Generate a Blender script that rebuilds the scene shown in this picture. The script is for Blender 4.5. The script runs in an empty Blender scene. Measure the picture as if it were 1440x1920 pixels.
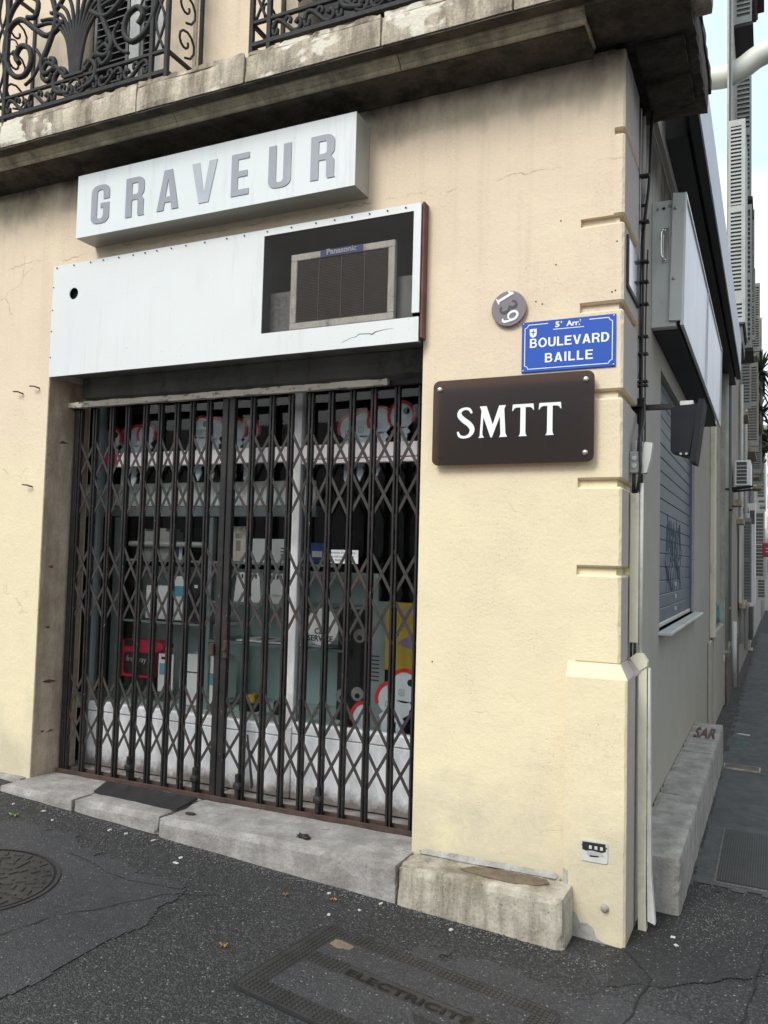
import bpy, math, random
from mathutils import Vector, Matrix, noise
from math import sin, cos, pi, radians
random.seed(7)
SC = bpy.context.scene
COL = SC.collection

# ------------------------------------------------------------------ camera, sky, sun, exposure
F_PX = 1540.16
yaw, pitch, roll = radians(25.290), radians(3.2173), radians(1.4727)
CAM = Vector((0.5838, -3.63, 1.60))
fw = Vector((-sin(yaw)*cos(pitch), cos(yaw)*cos(pitch), sin(pitch)))
r0 = Vector((cos(yaw), sin(yaw), 0)); u0 = r0.cross(fw)
rt = cos(roll)*r0 + sin(roll)*u0; up = -sin(roll)*r0 + cos(roll)*u0
cd = bpy.data.cameras.new('camera'); cam = bpy.data.objects.new('camera', cd); COL.objects.link(cam)
m = Matrix((rt, up, -fw)).transposed().to_4x4(); m.translation = CAM
cam.matrix_world = m
cd.sensor_fit = 'VERTICAL'; cd.sensor_height = 36; cd.sensor_width = 27
cd.lens = F_PX*36/1920; cd.clip_start = .05; cd.clip_end = 600
SC.camera = cam

world = bpy.data.worlds.new('World'); SC.world = world; world.use_nodes = True
wn = world.node_tree; wn.nodes.clear()
SUN_EL, SUN_AZ = radians(43), radians(197)      # azimuth from +Y clockwise
def wnode(t, **k):
    n = wn.nodes.new(t)
    for a, b in k.items(): setattr(n, a, b)
    return n
wo = wnode('ShaderNodeOutputWorld'); bg = wnode('ShaderNodeBackground'); bg.inputs[1].default_value = .12
sky = wnode('ShaderNodeTexSky', sky_type='NISHITA', sun_disc=False, sun_elevation=SUN_EL, sun_rotation=SUN_AZ, dust_density=2.5, air_density=1.0)
bgc = wnode('ShaderNodeBackground'); bgc.inputs[1].default_value = 1.0
tc = wnode('ShaderNodeTexCoord'); mp = wnode('ShaderNodeMapping'); mp.inputs['Scale'].default_value = (1, 1, 2.2)
nz = wnode('ShaderNodeTexNoise'); nz.inputs['Scale'].default_value = 1.7; nz.inputs['Detail'].default_value = 6
mr = wnode('ShaderNodeMapRange'); mr.inputs[1].default_value = .42; mr.inputs[2].default_value = .62; mr.inputs[3].default_value = 1.0; mr.inputs[4].default_value = .6
cr = wnode('ShaderNodeValToRGB'); cr.color_ramp.elements[0].position = .44; cr.color_ramp.elements[1].position = .60; cr.color_ramp.elements[0].color = (.44, .55, .63, 1); cr.color_ramp.elements[1].color = (1.0, .985, .96, 1)
mx = wnode('ShaderNodeMixShader')
L = wn.links.new
L(tc.outputs['Generated'], mp.inputs[0]); dt = wnode('ShaderNodeVectorMath', operation='DOT_PRODUCT'); dt.inputs[1].default_value = Vector((.02, .80, .60)).normalized(); L(tc.outputs['Generated'], dt.inputs[0])
brk = wnode('ShaderNodeMapRange'); brk.inputs[1].default_value = .955; brk.inputs[2].default_value = 1.0; brk.inputs[3].default_value = 0; brk.inputs[4].default_value = -.26; L(dt.outputs['Value'], brk.inputs[0])
sm2 = wnode('ShaderNodeMath', operation='ADD')          # a break in the cloud towards the end of the lane
L(mp.outputs[0], nz.inputs[0]); L(nz.outputs[0], sm2.inputs[0]); L(brk.outputs[0], sm2.inputs[1]); L(sm2.outputs[0], mr.inputs[0]); L(sm2.outputs[0], cr.inputs[0])
L(sky.outputs[0], bg.inputs[0]); L(cr.outputs[0], bgc.inputs[0])
L(mr.outputs[0], mx.inputs[0]); L(bg.outputs[0], mx.inputs[1]); L(bgc.outputs[0], mx.inputs[2]); L(mx.outputs[0], wo.inputs[0])

sd = bpy.data.lights.new('sun', 'SUN'); sd.energy = 1.4; sd.angle = radians(22); sd.color = (1, .97, .92)
so = bpy.data.objects.new('sun', sd); COL.objects.link(so)
sdir = Vector((sin(SUN_AZ)*cos(SUN_EL), cos(SUN_AZ)*cos(SUN_EL), sin(SUN_EL)))
so.rotation_euler = sdir.to_track_quat('Z', 'Y').to_euler(); so.location = (0, -6, 12)
vs = SC.view_settings; vs.view_transform = 'Standard'; vs.look = 'None'; vs.gamma = 1; vs.exposure = .90; vs.use_curve_mapping = False

# ------------------------------------------------------------------ helpers
W = {}
def tag(o, label=None, cat=None, group=None, kind=None):
    if label: o['label'] = label
    if cat: o['category'] = cat
    if group: o['group'] = group
    if kind: o['kind'] = kind
    return o
def thing(name, label, cat, loc=(0, 0, 0), group=None):
    o = bpy.data.objects.new(name, None); COL.objects.link(o); o.location = loc
    o.empty_display_size = .1
    W[o.as_pointer()] = Vector(loc); return tag(o, label, cat, group)
def add(name, mesh, parent=None, loc=(0, 0, 0)):
    """loc is where the mesh origin stands in the world"""
    o = bpy.data.objects.new(name, mesh); COL.objects.link(o); W[o.as_pointer()] = Vector(loc)
    if parent is not None:
        o.parent = parent; o.location = Vector(loc) - W[parent.as_pointer()]
    else: o.location = loc
    return o
class MB:
    def __init__(s): s.v = []; s.f = []; s.sm = []
    def quad(s, a, b, c, d):
        n = len(s.v); s.v += [a, b, c, d]; s.f.append((n, n+1, n+2, n+3)); s.sm.append(False)
    def box(s, x0, x1, y0, y1, z0, z1, b=0):
        if b <= 0:
            n = len(s.v)
            s.v += [(x, y, z) for z in (z0, z1) for y in (y0, y1) for x in (x0, x1)]
            for f in ((0, 2, 3, 1), (4, 5, 7, 6), (0, 1, 5, 4), (2, 6, 7, 3), (0, 4, 6, 2), (1, 3, 7, 5)):
                s.f.append(tuple(n+i for i in f)); s.sm.append(False)
            return s
        b = min(b, (x1-x0)*.45, (y1-y0)*.45, (z1-z0)*.45)
        n = len(s.v)
        # 24 verts: each corner has 3
        idx = {}
        for i, x in enumerate((x0, x1)):
            for j, y in enumerate((y0, y1)):
                for k, z in enumerate((z0, z1)):
                    dx, dy, dz = (b, -b)[i], (b, -b)[j], (b, -b)[k]
                    idx[i, j, k, 0] = len(s.v); s.v.append((x, y+dy, z+dz))
                    idx[i, j, k, 1] = len(s.v); s.v.append((x+dx, y, z+dz))
                    idx[i, j, k, 2] = len(s.v); s.v.append((x+dx, y+dy, z))
        def F(*a): s.f.append(tuple(a)); s.sm.append(False)
        for i in (0, 1):
            q = [idx[i, 0, 0, 0], idx[i, 1, 0, 0], idx[i, 1, 1, 0], idx[i, 0, 1, 0]]
            F(*(q if i else q[::-1]))
            q = [idx[0, i, 0, 1], idx[1, i, 0, 1], idx[1, i, 1, 1], idx[0, i, 1, 1]]
            F(*(q if not i else q[::-1]))
            q = [idx[0, 0, i, 2], idx[1, 0, i, 2], idx[1, 1, i, 2], idx[0, 1, i, 2]]
            F(*(q if i else q[::-1]))
        for i in (0, 1):
            for j in (0, 1):
                q = [idx[i, j, 0, 0], idx[i, j, 0, 1], idx[i, j, 1, 1], idx[i, j, 1, 0]]; F(*(q if (i == j) else q[::-1])[::-1])
                q = [idx[i, 0, j, 0], idx[i, 0, j, 2], idx[i, 1, j, 2], idx[i, 1, j, 0]]; F(*(q if (i == j) else q[::-1]))
                q = [idx[0, i, j, 1], idx[0, i, j, 2], idx[1, i, j, 2], idx[1, i, j, 1]]; F(*(q if (i == j) else q[::-1])[::-1])
                for k in (0, 1):
                    q = [idx[i, j, k, 0], idx[i, j, k, 1], idx[i, j, k, 2]]; F(*(q if (i+j+k) % 2 else q[::-1]))
        return s
    def prism(s, poly, fn, d0, d1):
        """poly: 2D outline, fn(u,v,d)->xyz"""
        n = len(s.v); k = len(poly)
        s.v += [fn(u, v, d0) for u, v in poly] + [fn(u, v, d1) for u, v in poly]
        s.f.append(tuple(n+i for i in range(k))[::-1]); s.sm.append(False)
        s.f.append(tuple(n+k+i for i in range(k))); s.sm.append(False)
        for i in range(k):
            j = (i+1) % k; s.f.append((n+i, n+j, n+k+j, n+k+i)); s.sm.append(False)
        return s
    def tube(s, pts, r, n=8, cap=True, flat=None):
        pts = [Vector(p) for p in pts]; rr = r if isinstance(r, (list, tuple)) else [r]*len(pts)
        base = len(s.v); ref = Vector((0, 0, 1)); prev = None
        for i, p in enumerate(pts):
            t = (pts[min(i+1, len(pts)-1)]-pts[max(i-1, 0)])
            if t.length < 1e-9: t = Vector((0, 0, 1))
            t.normalize()
            if prev is None:
                a = t.cross(Vector((0, 0, 1)) if abs(t.z) < .9 else Vector((0, 1, 0)))
            else: a = prev - t*prev.dot(t)
            a.normalize(); prev = a; b = t.cross(a)
            for k in range(n):
                th = 2*pi*k/n + pi/n
                s.v.append(tuple(p + a*cos(th)*rr[i] + b*sin(th)*rr[i]))
        for i in range(len(pts)-1):
            for k in range(n):
                k2 = (k+1) % n
                s.f.append((base+i*n+k, base+i*n+k2, base+(i+1)*n+k2, base+(i+1)*n+k)); s.sm.append(n > 4)
        if cap:
            s.f.append(tuple(base+k for k in range(n))[::-1]); s.sm.append(False)
            e = base+(len(pts)-1)*n; s.f.append(tuple(e+k for k in range(n))); s.sm.append(False)
        return s
    def lathe(s, c, axis, prof, n=20):
        """prof: (radius, distance along axis)"""
        c = Vector(c); ax = Vector(axis).normalized()
        a = ax.cross(Vector((0, 0, 1)) if abs(ax.z) < .9 else Vector((0, 1, 0))).normalized(); b = ax.cross(a)
        base = len(s.v)
        for r, d in prof:
            for k in range(n):
                th = 2*pi*k/n; s.v.append(tuple(c+ax*d+a*cos(th)*r+b*sin(th)*r))
        for i in range(len(prof)-1):
            for k in range(n):
                k2 = (k+1) % n; s.f.append((base+i*n+k, base+i*n+k2, base+(i+1)*n+k2, base+(i+1)*n+k)); s.sm.append(False)
        s.f.append(tuple(base+k for k in range(n))[::-1]); s.sm.append(False)
        e = base+(len(prof)-1)*n; s.f.append(tuple(e+k for k in range(n))); s.sm.append(False)
        return s
    def rough(s, x0, x1, y0, y1, z0, z1, step=.03, amp=.004, rnd=.006, seed=0, zf=None, freq=9):
        """a worn stone: box shell with rounded, chipped edges"""
        def div(a, b): return max(1, int(round((b-a)/step)))
        nx, ny, nzv = div(x0, x1), div(y0, y1), div(z0, z1)
        cache = {}
        def vert(i, j, k):
            key = (i, j, k)
            if key in cache: return cache[key]
            p = Vector((x0+(x1-x0)*i/nx, y0+(y1-y0)*j/ny, z0+(z1-z0)*k/nzv))
            ex = -1 if i == 0 else (1 if i == nx else 0); ey = -1 if j == 0 else (1 if j == ny else 0); ez = -1 if k == 0 else (1 if k == nzv else 0)
            ne = abs(ex)+abs(ey)+abs(ez); d = Vector((ex, ey, ez))
            q = p*freq+Vector((seed*7.3, seed*3.1, 0))
            off = noise.noise(q)*amp + noise.noise(q*3.1)*amp*.5
            p = p + d*off
            if ne >= 2:
                chip = max(0, noise.noise(q*1.7+Vector((9, 9, 9))))*rnd*2.2
                p = p - d*(rnd*.6+chip)
            if zf: p.z += zf(p.x, p.y)
            cache[key] = len(s.v); s.v.append(tuple(p)); return cache[key]
        def face(g, flip):
            s.f.append(g[::-1] if flip else g); s.sm.append(False)
        for i in range(nx):
            for j in range(ny):
                for k, fl in ((0, True), (nzv, False)):
                    face((vert(i, j, k), vert(i+1, j, k), vert(i+1, j+1, k), vert(i, j+1, k)), fl)
        for i in range(nx):
            for k in range(nzv):
                for j, fl in ((0, False), (ny, True)):
                    face((vert(i, j, k), vert(i+1, j, k), vert(i+1, j, k+1), vert(i, j, k+1)), fl)
        for j in range(ny):
            for k in range(nzv):
                for i, fl in ((0, True), (nx, False)):
                    face((vert(i, j, k), vert(i, j+1, k), vert(i, j+1, k+1), vert(i, j, k+1)), fl)
        return s
    def mesh(s, name, mat, smooth=None):
        me = bpy.data.meshes.new(name); me.from_pydata([tuple(v) for v in s.v], [], s.f); me.materials.append(mat)
        sm = s.sm if smooth is None else [smooth]*len(s.f)
        me.polygons.foreach_set('use_smooth', sm); me.update(); me.validate(); return me
    def build(s, name, mat, parent=None, smooth=None):
        return add(name, s.mesh(name, mat, smooth), parent)

def curve_mesh(cu, mat, xf):
    ob = bpy.data.objects.new('temp', cu); COL.objects.link(ob)
    dg = bpy.context.evaluated_depsgraph_get(); dg.update()
    me = bpy.data.meshes.new_from_object(ob.evaluated_get(dg)); bpy.data.objects.remove(ob)
    for v in me.vertices: v.co = xf(v.co)
    me.materials.clear(); me.materials.append(mat); me.update(); return me
def text_mesh(body, size, mat, xf, extrude=.001, offset=0, align='CENTER', spacing=1.0):
    cu = bpy.data.curves.new('lettering', 'FONT'); cu.body = body; cu.size = size; cu.extrude = extrude; cu.offset = offset
    cu.align_x = align; cu.align_y = 'CENTER'; cu.space_character = spacing; cu.resolution_u = 3
    return curve_mesh(cu, mat, xf)
def outline_mesh(loops, mat, xf, extrude=.001):
    cu = bpy.data.curves.new('letter', 'CURVE'); cu.dimensions = '2D'; cu.fill_mode = 'BOTH'; cu.extrude = extrude
    for lp in loops:
        sp = cu.splines.new('POLY'); sp.points.add(len(lp)-1)
        for p, (u, v) in zip(sp.points, lp): p.co = (u, v, 0, 1)
        sp.use_cyclic_u = True
    return curve_mesh(cu, mat, xf)
def front_xf(x, y, z, sx=1, rot=0, shear=0):
    """drawing plane -> wall facing the boulevard (-Y)"""
    c, s_ = cos(rot), sin(rot)
    return lambda p: Vector((x+(p.x*sx*c-p.y*s_), y-p.z, z+(p.x*sx*s_+p.y*c)))

# ------------------------------------------------------------------ materials
class NT:
    def __init__(s, name):
        s.m = bpy.data.materials.new(name); s.m.use_nodes = True; s.t = s.m.node_tree; s.t.nodes.clear()
        s.out = s.n('ShaderNodeOutputMaterial'); s.pos = s.n('ShaderNodeNewGeometry').outputs['Position']
        s.sep = None
    def n(s, t, **k):
        n = s.t.nodes.new(t)
        for a, b in k.items(): setattr(n, a, b)
        return n
    def l(s, a, b): s.t.links.new(a, b)
    def map(s, scale=(1, 1, 1), loc=(0, 0, 0)):
        m_ = s.n('ShaderNodeMapping'); m_.inputs['Scale'].default_value = scale; m_.inputs['Location'].default_value = loc
        s.l(s.pos, m_.inputs[0]); return m_.outputs[0]
    def noise(s, scale, detail=4, rough=.55, vec=None, dist=0):
        n = s.n('ShaderNodeTexNoise'); n.inputs['Scale'].default_value = scale; n.inputs['Detail'].default_value = detail
        n.inputs['Roughness'].default_value = rough; n.inputs['Distortion'].default_value = dist
        s.l(vec or s.pos, n.inputs[0]); return n.outputs[0]
    def voro(s, scale, feature='F1', vec=None, out='Distance', rnd=1):
        n = s.n('ShaderNodeTexVoronoi'); n.feature = feature; n.inputs['Scale'].default_value = scale
        if 'Randomness' in n.inputs: n.inputs['Randomness'].default_value = rnd
        s.l(vec or s.pos, n.inputs[0]); return n.outputs[out]
    def ramp(s, fac, a, b, lo=0., hi=1.):
        m_ = s.n('ShaderNodeMapRange'); m_.inputs[1].default_value = a; m_.inputs[2].default_value = b
        m_.inputs[3].default_value = lo; m_.inputs[4].default_value = hi; s.l(fac, m_.inputs[0]); return m_.outputs[0]
    def math(s, op, a, b=0.):
        m_ = s.n('ShaderNodeMath', operation=op)
        for i, q in enumerate((a, b)):
            if isinstance(q, (int, float)): m_.inputs[i].default_value = q
            else: s.l(q, m_.inputs[i])
        return m_.outputs[0]
    def axis(s, k):
        if s.sep is None:
            s.sep = s.n('ShaderNodeSeparateXYZ'); s.l(s.pos, s.sep.inputs[0])
        return s.sep.outputs[k]
    def mix(s, fac, a, b, blend='MIX'):
        m_ = s.n('ShaderNodeMix', data_type='RGBA', blend_type=blend)
        if isinstance(fac, (int, float)): m_.inputs[0].default_value = fac
        else: s.l(fac, m_.inputs[0])
        for i, q in ((6, a), (7, b)):
            if isinstance(q, (tuple, list)): m_.inputs[i].default_value = (*q[:3], 1)
            else: s.l(q, m_.inputs[i])
        return m_.outputs[2]
    def bump(s, h, strength=.3, dist=.01, prev=None):
        b = s.n('ShaderNodeBump'); b.inputs['Strength'].default_value = strength; b.inputs['Distance'].default_value = dist
        s.l(h, b.inputs['Height'])
        if prev is not None: s.l(prev, b.inputs['Normal'])
        return b.outputs[0]
    def done(s, col, rough=.6, normal=None, metal=0, spec=.5, **k):
        p = s.n('ShaderNodeBsdfPrincipled')
        for nm, q in (('Base Color', col), ('Roughness', rough), ('Metallic', metal), ('Specular IOR Level', spec)):
            if isinstance(q, (tuple, list)): p.inputs[nm].default_value = (*q[:3], 1)
            elif isinstance(q, (int, float)): p.inputs[nm].default_value = q
            else: s.l(q, p.inputs[nm])
        for nm, q in k.items(): p.inputs[nm].default_value = q
        if normal is not None: s.l(normal, p.inputs['Normal'])
        s.l(p.outputs[0], s.out.inputs[0]); s.p = p; return s.m

def simple(name, col, rough=.6, var=.15, scale=6, metal=0, dirt=None, bump=.1, bscale=60, spec=.5):
    t = NT(name); a = tuple(c*(1-var) for c in col); b = tuple(min(1, c*(1+var)) for c in col)
    c = t.mix(t.ramp(t.noise(scale, 5), .3, .7), a, b)
    if dirt:
        dm = t.math('MULTIPLY', t.ramp(t.noise(scale*1.7, 7, .65, vec=t.map((1, 1, .35))), .5, .72), t.ramp(t.noise(scale*9, 4), .3, .6))
        c = t.mix(t.math('MULTIPLY', dm, .7), c, dirt)
    return t.done(c, rough, t.bump(t.noise(bscale, 4), bump, .004) if bump else None, metal, spec)

def plaster(name, upper, lower, zsplit=2.2, side=False):
    t = NT(name); z = t.axis(2)
    wob = t.math('ADD', z, t.ramp(t.noise(2.2, 3), 0, 1, -.45, .45))
    base = t.mix(t.ramp(wob, zsplit-.35, zsplit+.35), lower, upper)
    base = t.mix(t.ramp(t.noise(1.3, 5, .6), .32, .68, 0, .30), base, tuple(c*.84 for c in upper))
    base = t.mix(t.ramp(t.noise(7, 6, .7), .52, .75, 0, .16), base, tuple(c*.72 for c in lower))
    # rising grey grime close to the pavement and black soot under the cornice
    wet = t.math('ADD', z, t.ramp(t.noise(3.5, 5, .65), .2, .8, -.35, .35))
    base = t.mix(t.ramp(wet, .28, .70, .55, 0), base, (.40, .37, .29))
    spk = t.math('MULTIPLY', t.ramp(t.noise(95, 3, .7), .56, .68), t.ramp(t.noise(2.6, 4), .45, .62))
    base = t.mix(t.math('MULTIPLY', spk, .55), base, tuple(c*.45 for c in lower))
    soot_shade = t.math('ADD', z, t.ramp(t.noise(2.8, 5, .62, vec=t.map((1, 1, .5))), .25, .75, -.16, .16))
    base = t.mix(t.math('MULTIPLY', t.ramp(soot_shade, 3.66, 3.93, 0, .93), t.ramp(z, 4.10, 4.11, 1, 0)), base, (.035, .030, .024))
    run = t.math('MULTIPLY', t.ramp(t.noise(13, 5, .7, vec=t.map((1, 1, .045))), .50, .74), t.ramp(z, 2.3, 3.75))
    base = t.mix(t.math('MULTIPLY', run, .26), base, (.33, .27, .20))
    ln_ = t.math('ABSOLUTE', t.math('SUBTRACT', t.math('ADD', z, t.ramp(t.noise(3.1, 5, .7), 0, 1, -.09, .09)), 3.40))
    lm_ = t.math('MULTIPLY', t.ramp(ln_, .001, .005, 1, 0), t.ramp(t.noise(4.3, 2, vec=t.map((1, 1, 1), (8, 0, 1))), .45, .55))
    base = t.mix(t.math('MULTIPLY', lm_, .5), base, (.22, .17, .12))
    blot = t.ramp(t.noise(2.4, 6, .7, vec=t.map((1, 1, 1), (11, 4, 2))), .50, .66, 0, .28)
    base = t.mix(blot, base, tuple(min(1, c*1.12) for c in lower))
    # hairline crazing
    wv = t.n('ShaderNodeVectorMath', operation='ADD'); dn = t.n('ShaderNodeTexNoise'); dn.inputs['Scale'].default_value = 3; dn.inputs['Detail'].default_value = 6
    t.l(t.pos, dn.inputs[0]); t.l(t.pos, wv.inputs[0])
    sc_ = t.n('ShaderNodeVectorMath', operation='SCALE'); sc_.inputs['Scale'].default_value = .5; t.l(dn.outputs[1], sc_.inputs[0]); t.l(sc_.outputs[0], wv.inputs[1])
    cr_ = t.voro(1.25, 'DISTANCE_TO_EDGE', vec=wv.outputs[0])
    crm = t.math('MULTIPLY', t.ramp(cr_, .0, .006, 1, 0), t.ramp(t.noise(1.9, 3, vec=t.map((1, 1, 1), (4, 2, 7))), .58, .68))
    base = t.mix(t.math('MULTIPLY', crm, .45), base, tuple(c*.35 for c in lower))
    h = t.math('ADD', t.math('MULTIPLY', t.noise(48, 6, .72), 1.2), t.math('MULTIPLY', t.noise(5, 5, .6), 2.2))
    pits = t.math('MULTIPLY', t.ramp(t.voro(26), .04, .12, -1.2, 0), t.ramp(t.noise(5, 3), .5, .6))
    h = t.math('ADD', h, pits); h = t.math('SUBTRACT', h, crm)
    return t.done(base, .88, t.bump(h, .42, .006), spec=.25)

M = {}
M['plaster'] = plaster('cream_plaster', (.73, .605, .455), (.75, .66, .445))
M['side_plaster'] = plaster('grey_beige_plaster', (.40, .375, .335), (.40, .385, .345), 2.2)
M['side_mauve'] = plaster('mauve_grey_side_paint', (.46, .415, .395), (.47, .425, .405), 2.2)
M['quoin_side'] = M['plaster']

def stone(name, c1, c2, dark, stain=.5, patch=None, streak=True):
    t = NT(name)
    c = t.mix(t.ramp(t.noise(9, 7, .7), .35, .65), c1, c2)
    sv = t.map((1, 1, .22)) if streak else None
    g = t.math('MULTIPLY', t.ramp(t.noise(7, 7, .72, vec=sv), .42, .62), stain)
    c = t.mix(g, c, dark)
    c = t.mix(t.ramp(t.noise(120, 2), .62, .7, 0, .5), c, tuple(x*.3 for x in dark))
    if patch:
        pm = t.ramp(t.noise(2.1, 5, .6, vec=t.map((1, 1, 1.4), (3.3, 0, 1.9))), .585, .61)
        c = t.mix(pm, c, patch)
    h = t.math('ADD', t.noise(30, 6, .7), t.math('MULTIPLY', t.voro(60), .4))
    return t.done(c, .85, t.bump(h, .5, .008), spec=.3)
M['cornice'] = stone('weathered_cornice_stone', (.42, .36, .27), (.60, .53, .42), (.13, .105, .08), .8, (.66, .62, .52))
M['mould'] = stone('moulding_stone', (.46, .39, .28), (.56, .49, .36), (.09, .075, .055), .6)
M['mould_dark'] = simple('fin_brown', (.14, .115, .10), .6, .1)
M['soot_shade'] = stone('sooty_shaded_stone', (.075, .062, .048), (.12, .10, .078), (.02, .018, .015), .8, None, False)  # soot of the soffits; also the painted shade below the cornice slab
M['step'] = stone('limestone_step', (.25, .235, .225), (.37, .355, .335), (.13, .12, .105), .5, None, False)
M['block'] = stone('stained_limestone_block', (.34, .31, .255), (.50, .46, .385), (.13, .11, .075), .8)
M['stain'] = stone('damp_brown_stain', (.15, .115, .075), (.20, .16, .11), (.07, .055, .04), .6, None, False)
M['jamb'] = stone('brown_jamb_plaster', (.42, .33, .245), (.56, .45, .335), (.17, .11, .07), .5)
M['conc'] = stone('grey_concrete', (.30, .29, .27), (.42, .41, .38), (.16, .15, .13), .55)
M['far_wall'] = stone('old_grey_render', (.40, .38, .33), (.50, .48, .43), (.20, .18, .15), .45)
M['far_white'] = simple('pale_render', (.66, .66, .64), .8, .08, 1.5)
M['dark_base'] = stone('peeling_dark_plinth', (.13, .11, .10), (.22, .19, .17), (.07, .04, .035), .7)

def asphalt(name, base, light, specks=.5, coarse=150, bstr=.9):
    t = NT(name)
    n1 = t.ramp(t.noise(1.6, 5, .6), .35, .65)
    c = t.mix(n1, tuple(x*.8 for x in base), tuple(x*1.25 for x in base))
    cell = t.voro(coarse, out='Color'); sp = t.n('ShaderNodeSeparateColor'); t.l(cell, sp.inputs[0])
    c = t.mix(t.ramp(sp.outputs[0], .55, .98, 0, specks), c, light)
    c = t.mix(t.ramp(sp.outputs[1], .985, .992, 0, .6*min(1, specks*2)), c, (.30, .29, .27))
    c = t.mix(t.ramp(sp.outputs[2], 0, .35, .55, 0), c, (.008, .008, .009))
    d = t.voro(coarse)
    h = t.math('ADD', t.math('MULTIPLY', t.ramp(d, 0, .6, 1, 0), 1.0), t.math('MULTIPLY', t.noise(45, 4, .7), .9))
    # soft dark damp stains
    c = t.mix(t.ramp(t.noise(3.2, 6, .7), .56, .70, 0, .45), c, tuple(x*.42 for x in base))
    return t.done(c, t.ramp(t.noise(9, 4), .3, .7, .62, .88), t.bump(h, bstr, .005), spec=.45)
M['asphalt'] = asphalt('coarse_asphalt', (.024, .024, .025), (.105, .105, .105), .6, 135, 1.0)
M['asphalt_fine'] = asphalt('worn_fine_asphalt', (.039, .039, .042), (.095, .095, .10), .5, 185, .8)
M['asphalt_mid'] = asphalt('grey_patch_asphalt', (.038, .038, .041), (.10, .10, .10), .5, 170, .7)
M['asphalt_dark'] = asphalt('dark_filler_asphalt', (.020, .020, .020), (.08, .08, .08), .4, 150, .9)
M['pave_side'] = asphalt('side_pavement_asphalt', (.068, .070, .073), (.13, .13, .13), .3, 230, .4)

def white_panel(name, col, streak=.35):
    t = NT(name)
    c = t.mix(t.ramp(t.noise(1.1, 4), .3, .7), col, tuple(x*.93 for x in col))
    st = t.math('MULTIPLY', t.ramp(t.noise(16, 5, .7, vec=t.map((1, 1, .09))), .52, .78), t.ramp(t.noise(2, 3), .35, .65))
    c = t.mix(t.math('MULTIPLY', st, streak), c, (.30, .29, .26))
    c = t.mix(t.ramp(t.noise(70, 3, .7), .66, .74, 0, .5), c, (.25, .23, .2))
    return t.done(c, .35, t.bump(t.noise(6, 3), .12, .01), spec=.5)
M['panel'] = white_panel('white_sheet_panel', (.68, .705, .695), .4)
M['sign_white'] = white_panel('white_sign_metal', (.68, .72, .72), .5)
M['sign_grime'] = white_panel('grimy_sign_side', (.42, .42, .38), .9)
M['letter'] = simple('bluish_grey_letter', (.27, .285, .325), .4, .12, 3, dirt=(.42, .43, .45))
M['letter_pale'] = simple('pale_grey_letter', (.38, .42, .46), .4, .12, 3, dirt=(.5, .52, .52))
M['edge_dark'] = simple('dark_edge', (.05, .045, .04), .7)
M['iron'] = simple('dark_painted_iron', (.013, .013, .014), .75, .35, 20, dirt=(.06, .055, .05), bump=.35)
def gate_metal():
    t = NT('rusty_gate_iron')
    c = t.mix(t.ramp(t.noise(8, 6, .7), .4, .65), (.009, .008, .008), (.024, .020, .018))
    ru = t.math('MULTIPLY', t.ramp(t.noise(6, 6, .7, vec=t.map((1, 1, .5), (5, 1, 2))), .58, .72), .5)
    c = t.mix(ru, c, (.085, .030, .018))
    c = t.mix(t.ramp(t.noise(75, 3, .6, vec=t.map((1, 1, .4))), .70, .73, 0, .8), c, (.33, .33, .31))
    return t.done(c, .55, t.bump(t.noise(60, 5, .7), .5, .003), spec=.4)
M['gate'] = gate_metal()
def link_metal():
    t = NT('worn_gate_link')
    c = t.mix(t.ramp(t.noise(5, 6, .7), .4, .65), (.026, .023, .022), (.050, .044, .041))
    c = t.mix(t.ramp(t.noise(3.5, 4, .6, vec=t.map((1, 1, 1), (2, 0, 3))), .55, .66, 0, .45), c, (.085, .035, .026))
    return t.done(c, .6, t.bump(t.noise(60, 4), .3, .002), spec=.35)
M['link'] = link_metal()
M['rust'] = simple('rusty_iron', (.050, .028, .021), .8, .4, 14, bump=.5)
def flaky():
    t = NT('flaking_cream_paint')
    f = t.ramp(t.noise(26, 6, .75, vec=t.map((.5, 1, 1))), .56, .60)
    c = t.mix(f, (.58, .52, .42), (.10, .08, .065))
    c = t.mix(t.ramp(t.noise(9, 5), .4, .7, 0, .4), c, (.72, .68, .60))
    return t.done(c, .75, t.bump(f, .6, -.003), spec=.3)
M['flaky'] = flaky()
def dirty_white(name, col, am):
    t = NT(name)
    f = t.math('MULTIPLY', t.ramp(t.noise(5, 7, .75, vec=t.map((1.2, 1, .55))), .45, .72), am)
    c = t.mix(f, col, (.17, .165, .155))
    low = t.math('ADD', t.axis(2), t.ramp(t.noise(9, 5, .7), .2, .8, -.06, .06))
    c = t.mix(t.ramp(low, .27, .34, .85, 0), c, (.10, .065, .045))
    c = t.mix(t.ramp(t.noise(14, 5, .7, vec=t.map((1, 1, .3), (1, 5, 2))), .66, .72, 0, .55), c, (.42, .27, .09))
    return t.done(c, .5, t.bump(t.noise(20, 5), .2, .004), spec=.4)
M['bulk'] = dirty_white('scuffed_white_wood', (.86, .88, .90), .5)
M['post'] = dirty_white('chipped_white_frame', (.80, .80, .79), .6)
M['lintel'] = simple('grey_painted_lintel', (.26, .25, .235), .7, .2, 5, dirt=(.04, .038, .035))
M['rust_red'] = simple('red_rust_stain', (.14, .055, .032), .9, .3, 20)
M['brown_board'] = simple('brown_wood_board', (.13, .050, .035), .7, .3, 12)
M['black'] = simple('black_matte', (.008, .008, .009), .8, .2)
M['void'] = simple('dark_room', (.040, .042, .042), .9, .2)
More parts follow.
